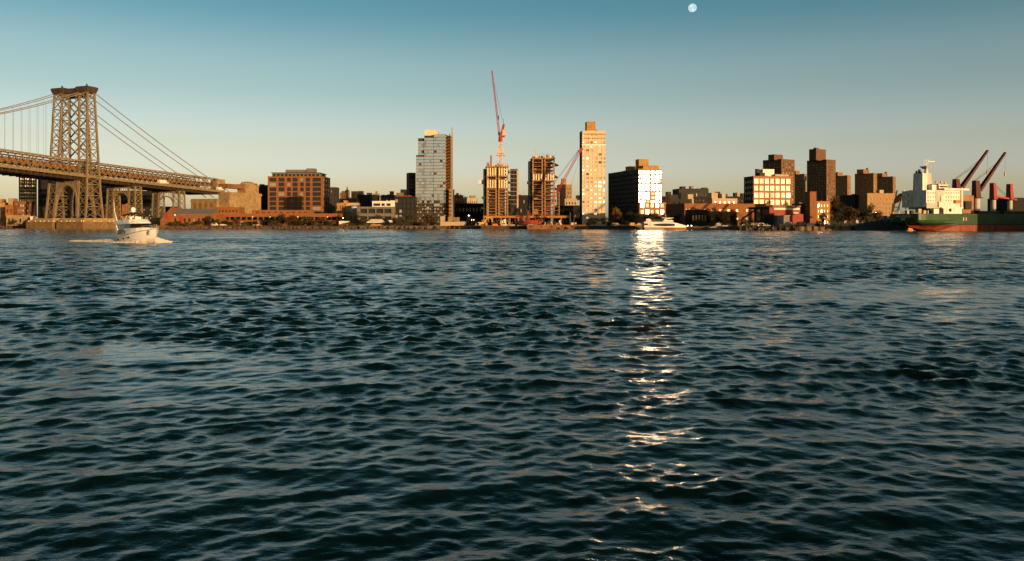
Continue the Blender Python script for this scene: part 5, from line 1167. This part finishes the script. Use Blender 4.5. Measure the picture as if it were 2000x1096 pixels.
    for x, f, zc, zs in st[2:]:
        for sy in (-1, 1): b.cyl((x, sy*(B*f-.1), zs), (x, sy*(B*f-.1), zs+.6), .025, .025, 'grey_metal', 4)
    for (x0, f0, _, z0), (x1, f1, _, z1) in zip(st[2:], st[3:]):
        for sy in (-1, 1): b.cyl((x0, sy*(B*f0-.1), z0+.6), (x1, sy*(B*f1-.1), z1+.6), .025, .025, 'grey_metal', 4)
    b.build('bow_rail', r)
yacht()
def wake():
    rnd = np.random.default_rng(4); hx, hy = math.cos(YH), math.sin(YH)
    def wp(s, t): return (YX+s*hx-t*hy, YD+s*hy+t*hx)
    b = MB()
    def fleck(x, y, z, q, e=1.0):                 # one lump of foam, flattened and irregular
        n = 6; a0 = rnd.uniform(0, 6); rad = q*rnd.uniform(.7, 1.3, n)
        lo = [(x+rad[i]*math.cos(a0+i*2*PI/n)*e, y+rad[i]*math.sin(a0+i*2*PI/n), z-q*.3) for i in range(n)]
        hi = [(x+rad[i]*.55*math.cos(a0+i*2*PI/n)*e, y+rad[i]*.55*math.sin(a0+i*2*PI/n), z+q*rnd.uniform(.2, .5)) for i in range(n)]
        b.loft([lo, hi], 'foam', closed=True, cap1=True)
    def sheet(n, sfun, tfun, hfun, q0, q1):
        for _ in range(n):
            u = rnd.random(); v = rnd.normal(0, .42); s, t, wd = sfun(u), *tfun(u); x, y = wp(s+rnd.normal(0, .15), t+v*wd)
            h = hfun(u)*max(0, 1-abs(v)**1.3); fleck(x, y, max(-.02, rnd.uniform(.15, 1)*h), rnd.uniform(q0, q1), rnd.uniform(1, 2.2))
    sheet(1100, lambda u: 4.9-11*u, lambda u: (-(1.0+1.9*u**.6), .35+.6*u), lambda u: .45*(1-u)+.16, .04, .14)      # starboard bow wave along the hull
    sheet(1300, lambda u: 5.6-5.2*u, lambda u: (.8+6.2*u**.9, .3+.55*u), lambda u: 1.25*(1-u)**1.4+.08, .05, .18)         # port bow wave
    sheet(2600, lambda u: -5.8-20*u**1.1, lambda u: (-1.6-2.4*u, .5+.45*u), lambda u: 1.0*math.exp(-2.2*u)+.1, .05, .19)   # stern roll
    sheet(700, lambda u: -6-18*u, lambda u: (1.2+2.2*u, .7+.8*u), lambda u: .4*(1-u)+.1, .04, .15)
    tag(b.build('boat_wake', None, True), 'white churned foam trailing the motor yacht', kind='stuff')
wake()

# ================================================================ trees and shrubs
def crown_mesh(seed, k, hgt, wd, n=1500, base=.28):
    r2 = random.Random(seed); b = MB(); lobes = []
    for i in range(15):
        a = r2.uniform(0, 2*PI); t = r2.random(); z = hgt*(base+(.92-base)*t); rad = wd*.5*(1-.55*abs(t-.35)**1.1)*r2.uniform(.15, .8); lobes.append((rad*math.cos(a), rad*math.sin(a), z, wd*r2.uniform(.12, .24)))
    for i in range(n):
        x, y, z, q = r2.choice(lobes); d = Vector((r2.gauss(0, 1), r2.gauss(0, 1), r2.gauss(0, .8))); d.normalize(); p = Vector((x, y, z))+d*q*r2.random()**.35
        s = wd*r2.uniform(.018, .042); nrm = Vector((r2.gauss(0, 1), r2.gauss(0, 1), r2.gauss(.3, 1))).normalized(); a = nrm.orthogonal().normalized(); a.rotate(Matrix.Rotation(r2.uniform(0, 6.28), 3, nrm)); c = nrm.cross(a)
        b.face([p-a*s, p+c*s*.7, p+a*s*1.1, p-c*s*.6], k)
    return b.mesh('crown')
def trunk_mesh(seed, hgt, wd):
    r2 = random.Random(seed); b = MB(); r0 = hgt*.028; p = Vector((0, 0, -.2)); q = Vector((r2.uniform(-.2, .2), 0, hgt*.35)); b.cyl(p, q, r0, r0*.7, 'bark', 7)
    e = Vector((r2.uniform(-.4, .4), r2.uniform(-.4, .4), hgt*.85)); b.cyl(q, e, r0*.7, r0*.2, 'bark', 6)
    for i in range(6):
        s = q.lerp(e, i/7); a = r2.uniform(0, 6.28); t = s+Vector((math.cos(a)*wd*.36, math.sin(a)*wd*.36, hgt*r2.uniform(.12, .3))); b.cyl(s, t, r0*.4, r0*.1, 'bark', 5)
    return b.mesh('trunk')
KINDS = [('leaf_olive', 9, 8), ('leaf_brown', 8, 9), ('leaf_green', 9, 9), ('leaf_gold', 9, 11), ('leaf_olive', 6, 9), ('leaf_green', 4, 9)]
CR = [(crown_mesh(40+i, k, h, w_, base=.28 if i < 4 else .1), trunk_mesh(60+i, h, w_), h, w_) for i, (k, h, w_) in enumerate(KINDS)]
def tree(kind, px, D, ytop, wpx, label, name='tree', group=None):
    cm, tm, h, w_ = CR[kind]; H = Z(ytop, D)-GZ; wd = wpx*D/F
    r = thing(name, label, 'tree' if name == 'tree' else 'shrub', (X(px, D), D, GZ), random.uniform(0, 6.28), group); r.scale = (wd/w_, wd/w_, H/h)
    link('trunk' if name == 'tree' else 'stem', tm, r); link('crown' if name == 'tree' else 'foliage', cm, r)
T = [(0, 388, 607, 431, 26, 'low olive tree in front of the brick shed'), (2, 408, 608, 421.5, 15, 'dark round tree at the right end of the brick shed'), (0, 425, 606, 428, 20, 'olive tree right of the dark round tree by the shed'),
     (1, 460, 606, 427, 22, 'brown tree before the left part of the wharf building'), (2, 549, 612, 418, 30, 'tallest dark tree in front of the wharf building'), (1, 573, 610, 421, 40, 'broad brown tree in the middle of the wharf building'), (0, 600, 610, 422, 38, 'broad olive tree right of the middle of the wharf'), (1, 627, 608, 425, 34, 'brown tree below the right end of the wharf'), (0, 648, 606, 432, 28, 'low olive tree at the right end of the wharf'),
     (2, 515, 608, 428, 26, 'dark tree left of the tallest wharf tree'), (2, 690, 612, 414, 36, 'black-green tree left of the concrete hall'), (0, 708, 604, 421, 24, 'olive tree at the left pier of the concrete hall'), (1, 738, 606, 420, 30, 'brown tree in front of the concrete hall bays'), (2, 767, 604, 425, 26, 'dark tree at the right corner of the concrete hall'),
     (0, 805, 600, 417.5, 44, 'broad olive tree below the left part of the glass tower'), (1, 838, 602, 419, 40, 'broad brown tree below the glass tower'), (0, 786, 598, 430, 30, 'low olive tree left of the glass tower trees'), (2, 918, 610, 424, 24, 'dark tree left of the building site'),
     (3, 1203, 560, 406.5, 34, 'golden round tree between pale tower and bright slab'), (2, 1226, 548, 414, 32, 'dark tree right of the golden tree'), (2, 1160, 560, 425, 30, 'dark tree at the foot of the pale tower'), (2, 1182, 556, 424, 26, 'dark tree left of the golden tree'), (2, 1245, 540, 417, 26, 'dark tree at the left foot of the bright slab'), (2, 1268, 538, 418.5, 30, 'dark low tree at the foot of the bright slab'), (2, 1296, 540, 419, 34, 'dark low tree right of the bright slab foot'), (2, 1322, 540, 418, 34, 'dark low tree behind the ferry bow'),
     (2, 1405, 545, 415, 24, 'dark tree right of the black annex'), (2, 1433, 530, 417, 20, 'dark tree beside the moored grey boat'), (2, 1500, 590, 391, 24, 'dark tree before the left of the grey loft block'), (2, 1532, 590, 394, 26, 'dark tree before the right of the grey loft block'),
     (2, 1638, 560, 398, 44, 'tall dark tree right of the yellow-orange house'), (1, 1660, 540, 405, 46, 'broad brown tree before the brown housing towers'), (2, 1690, 560, 410, 40, 'dark broad tree left of the covered barge'), (2, 1608, 530, 415, 18, 'small dark tree before the yellow-orange house'), (1, 1715, 560, 412, 32, 'brown tree before the six-storey block'),
     (2, 655, 640, 395, 12, 'narrow dark tree right of the apartment block'), (1, 1632, 700, 382, 26, 'brown tree at the foot of the tallest tower'), (2, 1685, 720, 396, 40, 'dark tree below the lone brown tower'), (0, 56, 638, 428, 22, 'olive tree by the shed left of the bridge pier'), (0, 28, 636, 430, 24, 'olive tree on the bank at far left'), (2, 1700, 640, 400, 30, 'dark tree at the foot of the six-storey block'), (2, 1380, 560, 408, 30, 'dark tree above the roof of the black annex')]
for a in T: tree(*a, group='trees along the far shore')
SH = [(4, 345, 603, 'olive shrub before the shed sign'), (4, 365, 602, 'olive shrub left of the low olive tree'), (5, 440, 602, 'dark green shrub before the left wharf doors'), (4, 478, 602, 'olive shrub before the pale wharf doors'), (5, 497, 602, 'dark green shrub right of the pale wharf doors'), (4, 533, 600, 'olive shrub below the tallest wharf tree'), (5, 585, 600, 'dark green shrub below the broad brown wharf tree'), (4, 615, 600, 'olive shrub below the broad olive wharf tree'), (5, 640, 600, 'dark green shrub below the right wharf trees'), (4, 683, 598, 'olive shrub right of the white shed'), (5, 703, 597, 'dark green shrub left of the white canopy'), (5, 758, 596, 'dark green shrub right of the white canopy'), (4, 778, 594, 'olive shrub before the low olive tree by the glass tower'), (4, 826, 592, 'olive shrub below the two glass-tower trees'), (5, 846, 592, 'dark green shrub left of the tan hoardings'), (5, 1152, 548, 'dark green shrub at the left foot of the pale tower'), (5, 1190, 545, 'dark green shrub below the golden tree'), (5, 1224, 530, 'dark green shrub left of the yellow tents'), (5, 1450, 480, 'dark green shrub by the left parked cars'), (4, 1598, 470, 'olive shrub by the right parked cars')]
for (kd, px, D, lab) in SH: tree(kd, px, D, random.uniform(431, 435), random.uniform(16, 26), lab, 'shrub', 'shrubs along the bank')
# ================================================================ small things on the bank
def canopy(px0, px1, yt, yb, D, label, k='white', name='canopy_tent'):
    x0, x1 = X(px0, D), X(px1, D); wd = x1-x0; r = thing(name, label, 'tent', (x0, D, GZ)); z0, z1 = Z(yb, D)-GZ, Z(yt, D)-GZ; dp = min(8, wd*.7)
    b = MB(); i = wd*.22; b.loft([[(0, 0, z0), (wd, 0, z0), (wd, dp, z0), (0, dp, z0)], [(i, dp*.4, z1), (wd-i, dp*.4, z1), (wd-i, dp*.6, z1), (i, dp*.6, z1)]], k, closed=True, cap0=True, cap1=True); b.build('canopy', r)
    b = MB(); b.box(0, wd, .01, .06, z0-.45, z0-.01, k); b.build('valance', r)
    for x in (.15, wd-.15):
        for y in (.15, dp-.15): q = MB(); q.cyl((x, y, 0), (x, y, z0), .09, .09, 'grey_metal', 6); q.build('pole', r)
canopy(716, 751, 428, 434, 600, 'large white canopy tent in front of the concrete hall')
canopy(757, 767, 430, 433.5, 598, 'small white umbrella tent right of the large canopy')
canopy(1193, 1211, 435.5, 439.5, 540, 'small cream tent at the foot of the pale tower', 'cream'); canopy(1229, 1243, 435, 440, 522, 'yellow tent left of the ferry stern', 'yellow_paint'); canopy(1244, 1253, 436, 440, 520, 'small yellow tent nearest the ferry stern', 'yellow_paint')
canopy(773, 789, 423, 428, 612, 'tan awning tent left of the glass tower trees', 'cream')
stack('shore_shed', 'small white shed on the bank right of the wharf', 'shed', 662, 680, 432, 600, 'white', dep=4)
stack('shore_kiosk', 'tan kiosk counter under the white canopy tent', 'kiosk', 724, 746, 438, 599, 'brick_yellow', dep=3)
stack('planter_wall', 'tan planter wall left of the ferry', 'wall', 1217, 1252, 440, 516, 'stone', dep=.8)
stack('shipping_container', 'cream container behind the left parked cars', 'container', 1450, 1459, 428.5, 500, 'cream', dep=3); stack('site_cabin', 'low cream cabin beside the gantry legs', 'cabin', 1468, 1480, 434, 490, 'cream', dep=3)
stack('storage_shed', 'black rounded shed left of the grey lean-to', 'shed', 1497, 1512, 420, 505, 'dark', dep=6)
def tank(px0, px1, D, yt, label):
    x0, x1 = X(px0, D), X(px1, D); rr = (Z(yt, D)-GZ)/2; r = thing('storage_tank', label, 'tank', (x0, D, GZ)); b = MB(); n = 12
    rings = [[(x, rr+math.cos(a)*q, rr+math.sin(a)*q) for a in np.linspace(0, 2*PI, n, endpoint=False)] for x, q in ((0, rr*.4), (.5, rr*.9), (1.2, rr), (x1-x0-1.2, rr), (x1-x0-.5, rr*.9), (x1-x0, rr*.4))]
    b.loft(rings, 'cream', closed=True, cap0=True, cap1=True); b.build('shell', r, True)
    for x in (1.5, x1-x0-1.5): q = MB(); q.box(x-.3, x+.3, rr*.4, rr*1.6, 0, rr*.5, 'concrete'); q.build('saddle', r)
tank(1535, 1549, 478, 433.5, 'left of two cream tanks before the red shed'); tank(1557, 1575, 478, 433, 'right of two cream tanks before the red shed')
def gantry():
    D = 505; r = thing('loading_gantry', 'dark loading gantry with sloping chute before the brick powerhouse', 'gantry', (X(1470, D), D, GZ)); f = lambda p, y: (X(p, D)-X(1470, D), 0, Z(y, D)-GZ)
    b = MB(); b.bar(f(1463, 407), f(1502, 407), 2.2, 'dark', 1.4); b.build('top_beam', r)
    for p in (1475, 1488): b = MB(); b.bar(f(p, 441), f(p, 408), 1.1, 'dark'); b.build('leg', r)
    b = MB(); b.bar(f(1449, 428), f(1474, 411), 1.2, 'dark', .8); b.build('chute', r)
    b = MB(); b.bar(f(1450, 424), f(1492, 424), .25, 'grey_metal'); b.build('tie_rod', r)
gantry()
CARS = [('white', 'white'), ('dark', 'black'), ('grey_metal', 'grey'), ('cream', 'cream'), ('red_paint', 'red')]
def car(px, D, ci, label, van=False, rz=0):
    r = thing('parked_van' if van else 'parked_car', label, 'van' if van else 'car', (X(px, D), D, GZ), rz, 'cars parked on the quay'); k = CARS[ci][0]; h = 2.1 if van else 1.45
    b = MB(); b.prism([(-2.2, .35), (2.2, .35), (2.25, .75), (1.9, .95), (1.1, 1.0 if not van else h), (.5, h), (-1.6, h), (-2.15, .95)], -.88, .88, k); body = b.build('body', r)
    b = MB(); b.prism([(.95, 1.02), (.5, h-.12), (-1.45, h-.12), (-1.8, 1.02)], -.9, .9, 'glass'); b.build('windows', body)
    for x in (-1.35, 1.4):
        for y in (-.9, .7): q = MB(); q.cyl((x, y, .33), (x, y+.2, .33), .33, .33, 'tyre', 10); q.build('wheel', r)
for a in ((1456, 476, 0, 'white car parked left of the gantry'), (1464, 474, 1, 'black car parked below the gantry chute'), (1487, 472, 0, 'white van parked right of the gantry legs', True), (1497, 470, 2, 'grey car parked right of the white van'), (1528, 466, 1, 'black car parked before the grey lean-to'), (1583, 468, 0, 'white van parked right of the cream tanks', True), (1592, 474, 1, 'black car parked right of the white van by the tanks'), (1602, 472, 2, 'grey car parked below the yellow-orange house'), (1612, 470, 3, 'cream car parked right of the grey car on the quay'), (1630, 478, 0, 'rightmost white car on the quay by the dark tree'),
          (420, 600, 0, 'white van parked by the dark round tree', True), (436, 600, 0, 'white car parked before the left end of the wharf'), (475, 603, 3, 'cream van before the wharf doors', True), (500, 602, 0, 'white car under the wharf trees'), (670, 597, 4, 'red car before the white shore shed'), (934, 590, 2, 'grey van left of the yellow excavator', True), (985, 588, 0, 'white van below the left concrete tower', True), (1000, 589, 2, 'grey car between the concrete towers'), (1092, 572, 0, 'white van at the foot of the podium', True), (1075, 574, 2, 'grey van below the taller concrete tower', True)): car(*a)
def lamp(px, py, D, label, rr=.45, k='lamp_white'):
    r = thing('street_lamp', label, 'lamp', (X(px, D), D, GZ)); z = Z(py, D)-GZ
    b = MB(); b.cyl((0, 0, 0), (0, 0, z-rr), .12, .08, 'charcoal', 6); b.build('post', r); b = MB(); b.dome((0, 0, z), rr, k, 1, 8, 3, True); b.build('globe', r)
lamp(915.5, 421, 600, 'brightly lit white lamp left of the building site', .36); lamp(1710.5, 415, 560, 'brightly lit lamp left of the cargo ship stern', .34); lamp(921, 429.5, 598, 'left of two small lit lamps by the black shed', .2); lamp(925, 429.5, 598, 'right of two small lit lamps by the black shed', .2); lamp(670, 426, 605, 'small lit lamp in the dark right of the wharf', .22); lamp(1343, 441, 512, 'left of two small lit lamps behind the ferry bow', .25); lamp(1350.5, 441, 512, 'right of two small lit lamps behind the ferry bow', .25)
def railing():
    D = 514; x0, x1 = X(1205, D), X(1256, D); r = thing('quay_railing', 'pale quay railing along the water left of the ferry', 'railing', (x0, D-.8, GZ)); n = 13; wd = x1-x0
    b = MB(); b.bar((0, 0, 1.15), (wd, 0, 1.15), .14, 'cream'); b.build('top_rail', r); b = MB(); b.box(0, wd, -.02, .04, .3, .95, 'concrete'); b.build('infill', r)
    for i in range(n+1):
        q = MB(); q.box(-.1, .1, -.1, .1, 0, 1.2, 'cream'); o = q.build('post', r) if i == 0 else link('post', pm, r); pm = o.data; o.location.x = wd*i/n
railing()
pm_ = MB().cyl((0, 0, -2), (0, 0, 3.4), .28, .24, 'wood_dark', 7).mesh('mooring_pile')
for i in range(16):
    px = 1443+i*13.2; D = float(np.interp(px, [s[0] for s in SHORE], [s[1] for s in SHORE])); o = link('mooring_pile', pm_); o.location = (X(px, D), D-.9, random.uniform(-.6, .5)); tag(o, 'weathered timber pile standing in the water along the car quay', 'pile', 'timber piles along the car quay')
# ================================================================ the moon
def moon():
    D = 9000; rr = 8.1/F*D; me = MB().dome((0, 0, 0), rr, 'foam', 1, 48, 24, True).mesh('moon', True)
    m = bpy.data.materials.new('moon_surface'); m.use_nodes = True; n = m.node_tree; n.nodes.clear(); N = n.nodes.new; K = n.links.new
    out = N('ShaderNodeOutputMaterial'); ad = N('ShaderNodeAddShader'); tr = N('ShaderNodeBsdfTransparent'); df = N('ShaderNodeBsdfDiffuse'); df.inputs['Roughness'].default_value = 1
    t = N('ShaderNodeTexCoord'); z = N('ShaderNodeTexNoise'); z.inputs['Scale'].default_value = .045; z.inputs['Detail'].default_value = 5; rp_ = N('ShaderNodeValToRGB')
    rp_.color_ramp.elements[0].position = .38; rp_.color_ramp.elements[0].color = (.185, .30, .50, 1); rp_.color_ramp.elements[1].position = .62; rp_.color_ramp.elements[1].color = (.23, .37, .60, 1)
    K(t.outputs['Object'], z.inputs[0]); K(z.outputs[0], rp_.inputs[0]); K(rp_.outputs[0], df.inputs[0]); K(tr.outputs[0], ad.inputs[0]); K(df.outputs[0], ad.inputs[1]); K(ad.outputs[0], out.inputs[0])
    me.materials.clear(); me.materials.append(m); o = link('moon', me); o.location = (X(1352.5, D), D, Z(15.5, D)); tag(o, 'pale gibbous moon high in the blue sky', 'moon')
moon()
